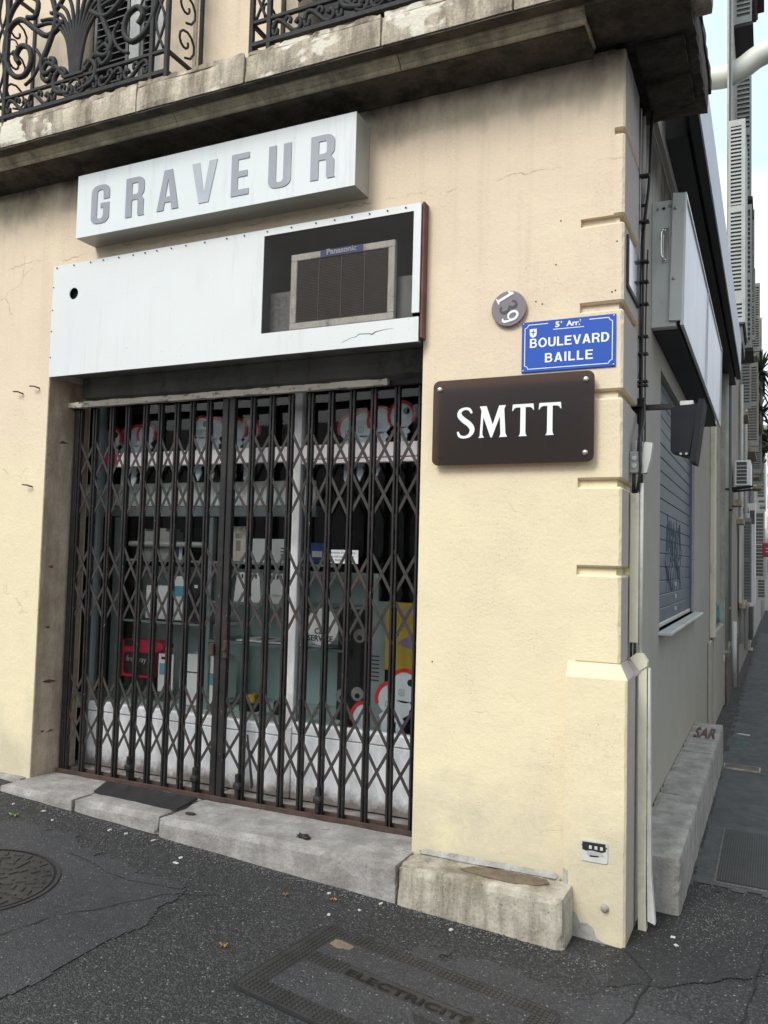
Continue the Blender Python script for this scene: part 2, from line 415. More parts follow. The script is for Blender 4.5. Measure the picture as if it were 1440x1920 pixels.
def glass(name, tint=(.97, .985, .98)):
    t = NT(name); tr = t.n('ShaderNodeBsdfTransparent'); tr.inputs[0].default_value = (*tint, 1)
    gl = t.n('ShaderNodeBsdfGlossy'); gl.inputs['Roughness'].default_value = .02
    fr = t.n('ShaderNodeFresnel'); fr.inputs[0].default_value = 1.45; mx_ = t.n('ShaderNodeMixShader')
    t.l(fr.outputs[0], mx_.inputs[0]); t.l(tr.outputs[0], mx_.inputs[1]); t.l(gl.outputs[0], mx_.inputs[2]); t.l(mx_.outputs[0], t.out.inputs[0])
    return t.m
M['glass'] = glass('window_glass'); M['shelf_glass'] = glass('shelf_glass', (.75, .88, .84))
def mesh_screen():
    t = NT('fine_wire_screen')
    vec = t.map((1, 1, 1))
    sx = t.math('SINE', t.math('MULTIPLY', t.math('ADD', t.axis(0), t.axis(2)), 900)); sz = t.math('SINE', t.math('MULTIPLY', t.math('SUBTRACT', t.axis(0), t.axis(2)), 900))
    hole = t.math('GREATER_THAN', t.math('MINIMUM', sx, sz), -.78)
    tr = t.n('ShaderNodeBsdfTransparent'); p = t.n('ShaderNodeBsdfPrincipled'); p.inputs['Base Color'].default_value = (.020, .017, .016, 1); p.inputs['Roughness'].default_value = .7
    mx_ = t.n('ShaderNodeMixShader'); t.l(hole, mx_.inputs[0]); t.l(p.outputs[0], mx_.inputs[1]); t.l(tr.outputs[0], mx_.inputs[2]); t.l(mx_.outputs[0], t.out.inputs[0])
    return t.m
M['screen'] = mesh_screen()
M['ac_body'] = simple('beige_plastic', (.74, .68, .60), .6, .12, 8, dirt=(.10, .07, .05))
M['ac_fins'] = simple('brown_fins', (.085, .060, .050), .6, .2, 20)
M['blue_label'] = simple('blue_label', (.06, .07, .26), .4, .1)
M['white_paint'] = simple('white_paint', (.80, .80, .80), .4, .05)
M['blue'] = simple('blue_enamel', (.014, .075, .40), .22, .08, 3, bump=.03)
M['enamel_white'] = simple('white_enamel', (.82, .83, .86), .25, .04, bump=0)
def plexi(name, col, thru, mixv):
    t = NT(name); tr = t.n('ShaderNodeBsdfTransparent'); tr.inputs[0].default_value = (*thru, 1)
    p = t.n('ShaderNodeBsdfPrincipled'); p.inputs['Base Color'].default_value = (*col, 1); p.inputs['Roughness'].default_value = .16
    mx_ = t.n('ShaderNodeMixShader'); mx_.inputs[0].default_value = mixv
    t.l(tr.outputs[0], mx_.inputs[1]); t.l(p.outputs[0], mx_.inputs[2]); t.l(mx_.outputs[0], t.out.inputs[0]); return t.m
M['plexi'] = plexi('smoked_acrylic', (.040, .034, .033), (.60, .46, .40), .55)
M['plexi_grey'] = plexi('grey_acrylic', (.27, .235, .26), (.70, .62, .62), .75)
M['grit'] = simple('dark_grit', (.11, .11, .105), .9, .6, 120, bump=0)
M['screw'] = simple('steel_screw', (.45, .43, .40), .35, .1, metal=.9)
M['digit_dark'] = simple('dark_digit', (.05, .043, .05), .5)
M['shutter_blue'] = simple('grey_blue_roller_slat', (.105, .135, .175), .45, .10, 5, dirt=(.06, .075, .10), bump=.08)
M['alu'] = simple('grey_aluminium', (.56, .58, .56), .45, .08, 3, metal=.1, dirt=(.22, .22, .2))
M['alu_light'] = simple('pale_aluminium_frame', (.70, .72, .71), .4, .08, 3)
M['lightface'] = simple('bluish_translucent_face', (.50, .55, .66), .3, .10, 3, dirt=(.34, .38, .46))
M['awn_dark'] = simple('charcoal_metal', (.018, .019, .021), .6, .2, 3)
M['awn_white'] = simple('pale_blue_white_fascia', (.62, .66, .78), .5, .05, 2)
M['chrome'] = simple('chrome', (.75, .75, .75), .15, .02, metal=1, bump=0)
M['plaque'] = simple('glossy_dark_glass', (.12, .12, .14), .08, .1, 3, bump=0, spec=.8)
M['cable'] = simple('black_cable', (.016, .015, .015), .5, .2)
M['pvc'] = simple('cream_pvc', (.66, .63, .48), .5, .08, 4, dirt=(.30, .28, .22))
M['pvc_white'] = simple('white_pvc', (.60, .60, .57), .5, .08, 4, dirt=(.30, .29, .26))
M['pvc_grey'] = simple('grey_plastic_box', (.40, .40, .38), .55, .1, 5, dirt=(.2, .19, .17))
M['flood'] = simple('navy_black_housing', (.009, .012, .017), .6, .2, 6, spec=.25)
M['louvre'] = simple('grey_green_shutter_paint', (.36, .38, .365), .6, .1, 5, dirt=(.25, .25, .23))
M['louvre_old'] = simple('weathered_grey_shutter_paint', (.25, .26, .25), .7, .2, 5)
M['louvre_white'] = simple('whitish_shutter_paint', (.60, .61, .60), .6, .1, 5)
M['eave'] = simple('dark_red_brown_eave', (.060, .035, .038), .8, .2)
M['zinc'] = simple('old_greenish_downpipe', (.34, .345, .29), .6, .15, 4, dirt=(.42, .45, .30))
M['zinc_grey'] = simple('grey_downpipe', (.28, .30, .33), .5, .1, 4)
M['lamp'] = simple('pale_lamp_arm_paint', (.66, .68, .60), .5, .08, 4)
M['key_grey'] = simple('pale_blue_grey_plastic', (.78, .86, .90), .4, .05, 5)
M['key_red'] = simple('red_plastic', (.78, .035, .035), .4, .08)
M['aqua'] = simple('pale_aqua_board', (.66, .84, .82), .7, .05, 3)
M['pleat'] = simple('pleated_white_cloth', (.84, .88, .86), .8, .04)
M['rail'] = simple('grey_green_rail', (.22, .28, .28), .6, .1)
M['pink_white'] = simple('pinkish_white_transom', (.88, .80, .82), .5, .06, 3)
M['magenta'] = simple('magenta_end', (.50, .02, .11), .5, .1)
M['paper'] = simple('white_paper', (.80, .82, .82), .7, .04)
M['scrap'] = simple('dirty_paper', (.50, .50, .47), .8, .3, 90)
M['ink'] = simple('black_ink', (.012, .012, .013), .6, .1, bump=0)
M['yellow'] = simple('yellow_poster', (.50, .36, .035), .6, .1)
M['purple'] = simple('violet_print', (.28, .18, .36), .6, .1)
M['cyan'] = simple('cyan_print', (.10, .38, .50), .5, .1)
M['navy'] = simple('blue_print', (.02, .07, .30), .5, .1)
M['red_bag'] = simple('crimson_case', (.55, .02, .06), .35, .1)
M['green_leaf'] = simple('green_leaf', (.09, .16, .02), .5, .2, 40)
M['dry_leaf'] = simple('dry_leaf', (.26, .12, .03), .6, .3, 40)
M['foliage'] = simple('dull_green_foliage', (.045, .065, .025), .6, .3, 20)
M['cast'] = simple('worn_cast_iron', (.040, .039, .038), .55, .25, 12, metal=.2, bump=.4)
M['cast_dark'] = simple('dark_cast_iron', (.022, .022, .023), .6, .25, 12, metal=.2, bump=.4)
M['graff_red'] = simple('faded_red_spray_paint', (.28, .13, .13), .7, .2)
M['graff_teal'] = simple('teal_spray_paint', (.03, .24, .28), .7, .2)
M['graff_grey'] = simple('dark_grey_marker', (.085, .105, .13), .6, .2)
M['green_spray'] = simple('thin_green_spray', (.055, .13, .10), .8, .1)
M['sign_red'] = simple('red_projecting_sign', (.50, .06, .08), .5, .1)
M['louvre_gap_shade'] = simple('shaded_louvre_back', (.17, .175, .17), .7, .1)  # shade between the louvres, put into the colour of a sheet
M['shutter_dark'] = simple('dark_grey_louvre', (.10, .10, .10), .6, .2, 8)
M['board_white'] = simple('pale_window_frame', (.46, .47, .46), .6, .1, 6, dirt=(.25, .25, .23))

# ------------------------------------------------------------------ ground
def gz(x, y):
    xa = x if x < .15 else .15+(x-.15)*.25
    z = .018 - .054*xa
    if xa > -.3: z += 0
    if y > -.1: z -= .027*(y+.1)
    else: z += .004*(y+.1)
    return z
def sheet(name, mat, poly_fn, x0, x1, y0, y1, n, dz):
    """a thin sheet lying on the ground, kept where poly_fn is true"""
    mb = MB(); nx = max(2, int((x1-x0)/n)); ny = max(2, int((y1-y0)/n)); ids = {}
    def vid(i, j):
        if (i, j) not in ids:
            x = x0+(x1-x0)*i/nx; y = y0+(y1-y0)*j/ny; ids[i, j] = len(mb.v); mb.v.append((x, y, gz(x, y)+dz))
        return ids[i, j]
    for i in range(nx):
        for j in range(ny):
            x = x0+(x1-x0)*(i+.5)/nx; y = y0+(y1-y0)*(j+.5)/ny
            if poly_fn(x, y): mb.f.append((vid(i, j), vid(i+1, j), vid(i+1, j+1), vid(i, j+1))); mb.sm.append(True)
    return mb
mb = MB()
gx = [-60, -30, -15, -8, -6]+[-5+.25*i for i in range(29)]+[2.5, 3.5, 5, 8, 15, 40]
gy = [-40, -20, -10, -6]+[-5+.25*i for i in range(45)]+[7+1.5*i for i in range(20)]+[40, 50, 70, 100, 200]
gp = [[len(mb.v) or 0 for _ in gy] for _ in gx]
k = 0
for i, x in enumerate(gx):
    for j, y in enumerate(gy):
        gp[i][j] = k; k += 1; mb.v.append((x, y, gz(x, y)))
for i in range(len(gx)-1):
    for j in range(len(gy)-1):
        mb.f.append((gp[i][j], gp[i+1][j], gp[i+1][j+1], gp[i][j+1])); mb.sm.append(True)
tag(mb.build('pavement', M['asphalt']), kind='structure')
def wob(x, y, s=2.3, a=.08): return noise.noise(Vector((x*s, y*s, 3.3)))*a + noise.noise(Vector((x*s*4, y*s*4, 8)))*a*.35
# smooth worn patch round the manhole at the left
tag(sheet('smooth_pavement_patch', M['asphalt_fine'], lambda x, y: (y < -.42+.62*(x+2.9)+wob(x, y)) and (y > -2.3) and (y < -.16*(x+2.9)-.44+wob(x, y, 5, .1)) and (x < -1.72+wob(x, y)) and (y > -1.02-.5*(x+2.0) - .9),
          -4.5, -1.6, -2.4, -.35, .012, .004).build('smooth_pavement_patch', M['asphalt_fine']), kind='structure')
tag(sheet('', None, lambda x, y: y < -.50-.52*(x+.1)*0+wob(x, y, 3, .16) and y > -1.75-.3*(x+.6) and x > -.55+.9*(-.9-y)*.4+wob(x, y, 3, .15) and x < 2.2,
          -.9, 2.2, -2.4, -.30, .014, .004).build('grey_pavement_patch', M['asphalt_mid']), kind='structure')
tag(sheet('', None, lambda x, y: x > .20+wob(x, y, 4, .03) and y > .95+wob(x, y, 6, .06) and x < .585+wob(x, y, 6, .02),
          .15, .65, .8, 30, .035, .004).build('side_pavement', M['pave_side']), kind='structure')
tag(sheet('', None, lambda x, y: y > -.35+.9*(x-.1)+wob(x, y, 3, .12) and y < .9+wob(x, y, 5, .15) and x > .02,
          .0, 1.4, -.5, 1.2, .012, .004).build('corner_pavement_patch', M['asphalt_dark']), kind='structure')
tag(sheet('', None, lambda x, y: x >= .60, .58, 6.5, 1.0, 90, .6, .005).build('side_road', M['asphalt_mid']), kind='structure')

def crack(pts, w, mat=None, dz=.007):
    mb = MB(); out = []
    for a, b in zip(pts, pts[1:]):
        n = max(2, int((Vector(b)-Vector(a)).length/.03))
        for i in range(n):
            t = i/n; out.append(Vector(a).lerp(Vector(b), t))
    out.append(Vector(pts[-1])); prev = None
    for i, p in enumerate(out):
        d = (out[min(i+1, len(out)-1)]-out[max(0, i-1)]).normalized(); nrm = Vector((-d.y, d.x))
        o = noise.noise(Vector((p.x*9, p.y*9, 1)))*.018 + noise.noise(Vector((p.x*40, p.y*40, 5)))*.006
        ww = w*(.5+abs(noise.noise(Vector((p.x*14, p.y*14, 9))))*1.8)
        c = p+nrm*o; a = c+nrm*ww; b = c-nrm*ww
        cur = (len(mb.v), len(mb.v)+1); mb.v += [(a.x, a.y, gz(a.x, a.y)+dz), (b.x, b.y, gz(b.x, b.y)+dz)]
        if prev: mb.f.append((prev[0], prev[1], cur[1], cur[0])); mb.sm.append(True)
        prev = cur
    return mb
for pts, w in ((((.05, -.06), (.16, -.24), (.13, -.60), (.16, -1.2)), .0035), (((.57, .40), (.52, -.1), (.48, -.5), (.5, -1.2)), .003),
               (((-2.45, -.62), (-2.03, -.70), (-1.75, -.62)), .002), (((-2.2, -1.85), (-2.02, -1.1), (-1.8, -.72), (-1.62, -.58)), .0022),
               (((.59, 1.6), (.585, 4), (.575, 7.5), (.56, 9.5), (.57, 15)), .006), (((.20, 6.9), (.42, 6.75)), .009)):
    tag(crack([Vector(p) for p in pts], w).build('pavement_crack', M['black']), kind='structure')

# ------------------------------------------------------------------ corner building
B = thing('corner_building', 'cream plastered corner house with shop on the ground floor and sooty cornice', 'building', (0, 0, 0))
X0, X1 = -3.43, -.943      # door opening
T = .35                    # wall thickness
def wallgrid(x0, x1, z0, z1, y0=0, y1=T, step=.12):
    return MB().rough(x0, x1, y0, y1, z0, z1, step=step, amp=.0025, rnd=.0, seed=x0, freq=4)
mb = MB(); mb.box(-7.0, X0, 0, T, -.2, 3.90); mb.box(X0, X1, 0, T, 3.30, 3.90); mb.box(X1, -.19, 0, T, .02, 3.90)
mb.box(-.19, -.024, .024, T+.04, .02, 3.90)
mb.build('front_wall', M['plaster'], B)
# the quoins: painted blocks with open joints between them, wrapping round the corner
JT = [1.17, 1.585, 1.969, 2.360, 2.752, 3.142, 3.530, 3.90]
JH = .034
def quoin(z0, z1, seed, xl=-.19, joint_corner_only=False):
    mb = MB(); c = .010; nz_ = int((z1-z0)/.02); rnd_ = random.Random(seed)
    def ring(z, ins):
        e = c*(.8+.7*abs(noise.noise(Vector((z*14, seed, 0))))+.25*rnd_.random()); j = lambda: (rnd_.random()-.5)*.0012
        yb = .425
        return [(xl, ins, z), (-e+j(), ins+j()*.5, z), (-ins+j()*.5, e+j(), z), (-ins, .20, z), (-ins, yb-ins*.5, z), (max(-.06, xl+.004), yb, z), (xl, yb, z)]
    rings = [ring(z0, .008), ring(z0+.008, 0)]
    for i in range(1, nz_): rings.append(ring(z0+.008+(z1-z0-.016)*i/nz_, 0))
    rings += [ring(z1-.008, 0), ring(z1, .008)]
    for r_ in rings: mb.v += r_
    n = 7
    for i in range(len(rings)-1):
        for q in range(n-1):
            mb.f.append((i*n+q, i*n+q+1, (i+1)*n+q+1, (i+1)*n+q)); mb.sm.append(False)
    mb.f.append(tuple(range(n))[::-1]); mb.sm.append(False)
    e = (len(rings)-1)*n; mb.f.append(tuple(e+q for q in range(n))); mb.sm.append(False)
    return mb
for i in range(len(JT)-3): quoin(JT[i], JT[i+1]-JH, i).build('quoin_block', M['plaster'], B)
MB().box(-.19, -.045, .0, .425, JT[-3], 3.90).build('wall_block', M['plaster'], B)
quoin(JT[-3], JT[-2]-.02, 8, -.045).build('quoin_block', M['plaster'], B); quoin(JT[-2], 3.90, 9, -.045).build('quoin_block', M['plaster'], B)
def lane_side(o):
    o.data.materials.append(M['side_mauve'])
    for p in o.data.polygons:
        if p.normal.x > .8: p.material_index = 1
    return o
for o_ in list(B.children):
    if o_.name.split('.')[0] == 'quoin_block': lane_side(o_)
# projecting base of the corner, sloped at its top
mb = MB(); rnd_ = random.Random(4); P0 = -.222
lev = [(-.12, .036), (.0, .036)]+[(.03+.03*i, .036) for i in range(37)]+[(1.115, .034), (1.172, .002)]
for z, o in lev:
    j = (rnd_.random()-.5)*.0015; e = .008+.006*abs(noise.noise(Vector((z*14, 3, 0))))+.001*rnd_.random()
    mb.v += [(P0, -o, z), (-.03, -o+j*.3, z), (o-e, -o+j*.5, z), (o+j*.5, -o+e, z), (o, .2, z), (o, .43, z), (P0, .43, z)]
n = 7
for i in range(len(lev)-1):
    for q in range(n):
        q2 = (q+1) % n; mb.f.append((i*n+q, i*n+q2, (i+1)*n+q2, (i+1)*n+q)); mb.sm.append(False)
mb.f.append(tuple((len(lev)-1)*n+q for q in range(n))); mb.sm.append(False)
lane_side(mb.build('corner_plinth', M['plaster'], B))
# bare cement at the plinth foot where the paint has come off
mb = MB(); pts = [(-.224, -.02), (-.224, .30), (-.206, .29), (-.20, .17), (-.185, .13), (-.165, .12), (-.15, .085), (-.12, .09), (-.095, .075), (-.08, .035), (-.05, .022), (-.01, .018), (.037, .012), (.037, -.02)]
mb.prism(pts, lambda u, v, d: (u, d, v), -.036, -.0385); mb.build('bare_cement_patch', M['conc'], B)
# jambs and lintel of the shop opening
MB().rough(X0-.02, X0+.004, .004, .34, .22, 2.66, step=.06, amp=.001, rnd=0).build('left_jamb', M['jamb'], B)
MB().box(X1, X1+.004, .006, .40, .22, 3.3).build('right_jamb', M['jamb'], B)
mb = MB(); mb.box(X0, X1, .02, .46, 2.70, 3.0); mb.build('lintel', M['lintel'], B)
mb = MB(); mb.box(X0, X1, .27, .40, 2.575, 2.70, .004); mb.box(X0, X1, .262, .27, 2.64, 2.652); mb.build('lintel_beam', M['lintel'], B)
MB().box(X0+.002, X0+.032, .215, .255, .24, 2.55, .003).build('jamb_iron', M['rust'], B)
for z in (2.28, 1.93, 1.50, 1.13, .80, .5):
    MB().prism([(.06, z), (.11, z+.006), (.15, z-.004), (.17, z-.012), (.11, z-.018), (.07, z-.01)], lambda u, v, d: (d, u, v), X0, X0+.004).build('rust_bracket', M['rust_red'], B)
# side wall along the lane
SX = -.03
mb = MB(); YE = 8.15
wy0, wy1, wz0, wz1 = 1.60, 4.08, 1.20, 2.80
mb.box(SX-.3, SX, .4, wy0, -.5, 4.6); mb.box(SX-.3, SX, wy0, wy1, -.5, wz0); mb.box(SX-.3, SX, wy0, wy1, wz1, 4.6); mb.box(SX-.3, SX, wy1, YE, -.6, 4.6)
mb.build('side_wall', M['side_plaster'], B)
mb = MB(); mb.box(SX-.12, SX-.115, wy0, wy1, wz0, wz1); mb.build('window_back', M['black'], B)
mb = MB(); mb.box(SX, SX+.055, 6.08, 6.32, .82, 4.4, .008); mb.build('cream_pilaster', M['pvc'], B)
mb = MB(); mb.box(SX, SX+.03, 5.75, 6.08, -.3, .80, .01); mb.box(SX, SX+.045, 6.32, 8.1, -.4, .86, .01); mb.build('side_dado', M['side_plaster'], B)
mb = MB(); mb.box(SX, SX+.004, 6.75, 7.6, 2.45, 3.1); mb.build('wall_niche', M['mould'], B)
mb = MB(); mb.box(SX-.06, SX+.075, wy0-.03, wy1+.03, wz0-.022, wz0, .004); mb.build('window_sill', M['alu'], B)
# roller shutter with its slats
SH = thing('roller_shutter', 'closed grey-blue roller shutter over the side window', 'shutter', (SX-.04, 2.8, wz0))
sl = MB(); sl.box(-.008, .008, -(wy1-wy0)/2, (wy1-wy0)/2, .003, .0885, .003); slm = sl.mesh('slat', M['shutter_blue'])
for i in range(18): add('slat', slm, SH, (SX-.045+random.uniform(-.001, .001), (wy0+wy1)/2, wz0+.03+.0895*i))
MB().box(SX-.052, SX-.03, wy0+.01, wy1-.01, wz0+.001, wz0+.03, .003).build('bottom_bar', M['alu'], SH)
for y_ in (wy0+.012, wy1-.012): MB().box(SX-.058, SX-.02, y_-.012, y_+.012, wz0+.001, wz1, .002).build('guide_rail', M['shutter_blue'], SH)
for z_ in (1.27, 1.36, 1.45): MB().box(SX-.037, SX-.026, 2.82, 2.86, z_, z_+.028, .003).build('lock', M['alu'], SH)
mb = MB()
for s_ in range(9):
    r2 = random.Random(s_+40); y0_ = 2.25+.12*s_; pts = []
    for i in range(16):
        t = i/15; pts.append((SX-.0365, y0_+.07*sin(9*t+s_)+.03*r2.random(), 1.42+.55*t*(.6+.4*r2.random())))
    mb.tube(pts, .0045, 4)
mb.build('graffiti_scrawl', M['graff_grey'], SH)

# upper floor
U0, U1 = -3.30, -2.66
MB().box(-7, U0-.0, .0, .3, 4.12, 8).build('upper_wall', M['plaster'], B)
MB().box(U1+.0, -1.72, .0, .3, 4.12, 8).build('upper_wall', M['plaster'], B)
MB().box(-1.12, -.0, .0, .3, 4.12, 8).build('upper_wall', M['plaster'], B)
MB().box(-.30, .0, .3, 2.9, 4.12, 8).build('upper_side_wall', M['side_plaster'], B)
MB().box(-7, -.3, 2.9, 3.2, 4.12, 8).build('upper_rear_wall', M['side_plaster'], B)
MB().box(-2.418, -2.395, -.006, 0, 4.13, 8).build('drip_strip', M['mould'], B)
MB().box(-7, -.0, .3, 2.9, 7.9, 8).build('roof_slab', M['conc'], B)
MB().box(-6.9, -.3, .36, 8.1, 4.55, 4.6).build('wing_roof', M['conc'], B)

# cornice: slab, moulding, sooty soffit, going round the corner
def jointed(name, spans, mat, f):
    for i, (a, b) in enumerate(spans): f(a, b, i).build(name, mat, B)
spans = [(-7, -5.2), (-5.195, -3.55), (-3.545, -2.51), (-2.505, -1.81), (-1.805, -1.05), (-1.045, -.42), (-.415, .36)]
def slab(a, b, i):
    mb = MB(); mb.rough(a, b, -.345, .02, 3.962, 4.098, step=.03, amp=.003, rnd=.0035, seed=i+1, freq=5)
    mb.rough(a+.002, b-.002, -.338, .02, 4.099, 4.132, step=.025, amp=.006, rnd=.007, seed=i+20, freq=11); return mb
jointed('cornice_slab', spans, M['cornice'], slab)
MB().rough(-7, .33, -.336, -.262, 3.9555, 3.9612, step=.05, amp=.0006, rnd=0, seed=2).build('slab_shade_plate', M['soot_shade'], B)  # thin dark plate, paints the shade under the slab edge
ms = [(-7, -4.2), (-4.195, -2.32), (-2.315, -1.0), (-.995, -.13)]
def mould(a, b, i):
    pr = [(-.02, 3.905), (-.225, 3.905), (-.232, 3.912), (-.232, 3.921), (-.240, 3.926), (-.252, 3.938), (-.258, 3.946), (-.266, 3.947), (-.270, 3.955), (-.02, 3.955)]
    mb = MB(); mb.prism(pr, lambda u, v, d: (d, u, v), a, b); return mb
jointed('cornice_moulding', ms, M['mould'], mould)
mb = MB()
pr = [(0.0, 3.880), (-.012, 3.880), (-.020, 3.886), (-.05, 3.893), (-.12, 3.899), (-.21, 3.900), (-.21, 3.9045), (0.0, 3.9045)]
mb.prism(pr, lambda u, v, d: (d, u, v), -7, -.14); mb.build('cornice_soffit', M['soot_shade'], B)
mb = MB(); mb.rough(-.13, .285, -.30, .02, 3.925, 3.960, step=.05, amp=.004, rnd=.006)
mb.build('corner_soffit', M['soot_shade'], B)
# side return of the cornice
mb = MB(); mb.rough(-.02, .29, .02, .80, 3.94, 4.13, step=.04, amp=.004, rnd=.006, seed=3); mb.build('side_cornice_slab', M['soot_shade'], B)
mb = MB(); mb.rough(0.0, .30, .02, .98, 4.132, 4.22, step=.06, amp=.004, rnd=.006, seed=4); mb.build('side_cornice_top', M['soot_shade'], B)
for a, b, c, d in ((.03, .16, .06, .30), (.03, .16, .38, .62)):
    MB().rough(a, b+.08, c, d, 3.915, 3.942, step=.04, amp=.002, rnd=.003, seed=c).build('soffit_panel', M['soot_shade'], B)

# stone steps and bottom blocks
zt = .236
def stepblock(a, b, yf, name, mat, seed, z1=zt, yb=.46, zb=-.2):
    MB().rough(a, b, yf, yb, zb, z1, step=.03, amp=.005, rnd=.007, seed=seed, freq=6).build(name, mat, B)
stepblock(-5.2, -3.46, -.04, 'step_stone', M['step'], 1)
stepblock(-3.45, -2.888, -.196, 'step_stone', M['step'], 2)
stepblock(-2.882, -2.285, -.19, 'step_stone', M['step'], 3)
stepblock(-2.279, -.930, -.206, 'step_stone', M['step'], 4)
stepblock(-.924, -.180, -.212, 'base_block', M['block'], 5, yb=.0)
# sloping dirty mortar bed between base block and wall
mb = MB(); mb.rough(-.90, -.24, -.035, -.001, .225, .262, step=.02, amp=.008, rnd=.012, seed=9); mb.build('mortar_bed', M['conc'], B)
mb = MB(); mb.prism([(-.66, -.115), (-.60, -.135), (-.5, -.15), (-.4, -.155), (-.31, -.13), (-.27, -.085), (-.29, -.05), (-.5, -.04), (-.62, -.06)], lambda u, v, d: (u, v, d), .2375, .2405); mb.build('brown_stain', M['stain'], B)
def zside(x, y): return -.0285*(y-.4)
for i, (a, b) in enumerate(((.45, 1.62), (1.626, 2.9), (2.906, 4.18))):
    MB().rough(SX, .205, a, b, -.3, .255, step=.035, amp=.003, rnd=.006, seed=i+30, zf=lambda x, y: -.006*(y-.4)).build('side_base_block', M['conc'], B)

# ------------------------------------------------------------------ shop room and its front
R_ = MB(); ya, yb_ = .47, 2.6
R_.quad((X0-.3, yb_, .2), (X1+.3, yb_, .2), (X1+.3, yb_, 2.8), (X0-.3, yb_, 2.8))
R_.quad((X0-.3, ya, .24), (X1+.3, ya, .24), (X1+.3, yb_, .24), (X0-.3, yb_, .24))
R_.quad((X0-.3, ya, 2.8), (X0-.3, yb_, 2.8), (X1+.3, yb_, 2.8), (X1+.3, ya, 2.8))
R_.quad((X0-.3, ya, .2), (X0-.3, ya, 2.8), (X0-.3, yb_, 2.8), (X0-.3, yb_, .2))
R_.quad((X1+.3, ya, .2), (X1+.3, yb_, .2), (X1+.3, yb_, 2.8), (X1+.3, ya, 2.8))
tag(R_.build('shop_room', M['void']), kind='structure')
S = thing('shopfront', 'white painted wooden shopfront with large panes behind the folding gate', 'shopfront', (-2.2, .42, .24))
PX = -1.885
MB().box(PX-.028, PX+.028, .40, .46, .64, 2.70, .004).build('centre_post', M['post'], S)
MB().box(PX-.028, PX+.028, .385, .46, .245, .64, .004).build('centre_post', M['post'], S)
MB().box(X0, X0+.05, .40, .46, .24, 2.70, .004).build('side_post', M['rail'], S)
MB().box(X1-.05, X1, .40, .46, .24, 2.70, .004).build('side_post', M['rail'], S)
mb = MB(); mb.box(X0+.05, PX-.03, .395, .455, .245, .578, .003); mb.box(X0+.05, PX-.03, .39, .46, .582, .64, .006); mb.build('bulkhead', M['bulk'], S)
mb = MB(); mb.box(PX+.03, X1-.05, .395, .455, .245, .598, .003); mb.box(PX+.03, X1-.05, .39, .46, .602, .665, .006); mb.build('bulkhead', M['bulk'], S)
MB().box(PX+.03, X1-.05, .41, .455, 2.155, 2.235, .004).build('transom', M['pink_white'], S)
MB().box(PX+.03, X1-.05, .412, .455, 2.125, 2.150, .004).build('transom_strip', M['pink_white'], S)
MB().box(X0+.17, PX-.03, .425, .46, 2.145, 2.235, .004).build('transom', M['pink_white'], S)
MB().box(X0+.06, X0+.17, .425, .46, 2.145, 2.235, .004).build('transom_end', M['magenta'], S)
for a, b in ((X0+.05, PX-.028), (PX+.028, X1-.05)):
    mb = MB(); mb.quad((a, .432, .64), (b, .432, .64), (b, .432, 2.145), (a, .432, 2.145)); mb.build('glass_pane', M['glass'], S)
    mb = MB(); mb.quad((a, .434, 2.235), (b, .434, 2.235), (b, .434, 2.575), (a, .434, 2.575)); mb.build('glass_pane', M['glass'], S)

# display cabinet
D = thing('display_cabinet', 'pale aqua display cabinet with glass shelves behind the left pane', 'cabinet', (-2.7, .9, .24))
MB().box(-3.72, -1.70, 1.15, 1.17, .50, 1.50).build('back_panel', M['aqua'], D)
mb = MB()
zz = [(-3.70+.018*i, .62+(.008 if i % 2 else -.008)) for i in range(102)]
for (a, ya_), (b, yb2) in zip(zz, zz[1:]): mb.quad((a, ya_, 1.905), (b, yb2, 1.905), (b, yb2, 2.055), (a, ya_, 2.055))
mb.build('pleated_valance', M['pleat'], D)
MB().box(-3.70, -1.86, .60, .64, 1.835, 1.90, .004).build('top_rail', M['rail'], D)
MB().box(-3.42, -3.36, .60, .64, .62, 1.83, .004).build('upright', M['rail'], D)
MB().box(-2.645, -2.605, .60, .64, .62, 1.83, .004).build('upright', M['rail'], D)
for z_, x0_, x1_ in ((1.545, -3.36, -2.65), (1.545, -2.60, -1.70), (1.15, -3.36, -2.65), (1.30, -2.60, -1.70), (1.06, -2.60, -1.60)):
    MB().box(x0_, x1_, .56, 1.0, z_, z_+.008).build('glass_shelf', M['shelf_glass'], D)
    MB().box(x0_, x1_, .552, .56, z_-.004, z_+.010).build('shelf_edge', M['rail'], D)
MB().box(-3.72, -1.70, .50, 1.15, .56, .63, .005).build('cabinet_floor', M['aqua'], D)
MB().box(-3.40, -2.66, 1.05, 1.07, .63, 1.14).build('side_panel', M['aqua'], D)

def box_item(name, label, cat, x0, x1, y0, y1, z0, z1, mat, prints=(), lean=0):
    t = thing(name, label, cat, ((x0+x1)/2, y0, z0)); MB().box(x0, x1, y0, y1, z0, z1, .004).build('body', mat, t)
    for (a, b, c, d, mm) in prints: MB().box(x0+(x1-x0)*a, x0+(x1-x0)*b, y0-.002, y0-.0002, z0+(z1-z0)*c, z0+(z1-z0)*d).build('print', mm, t)
    return t
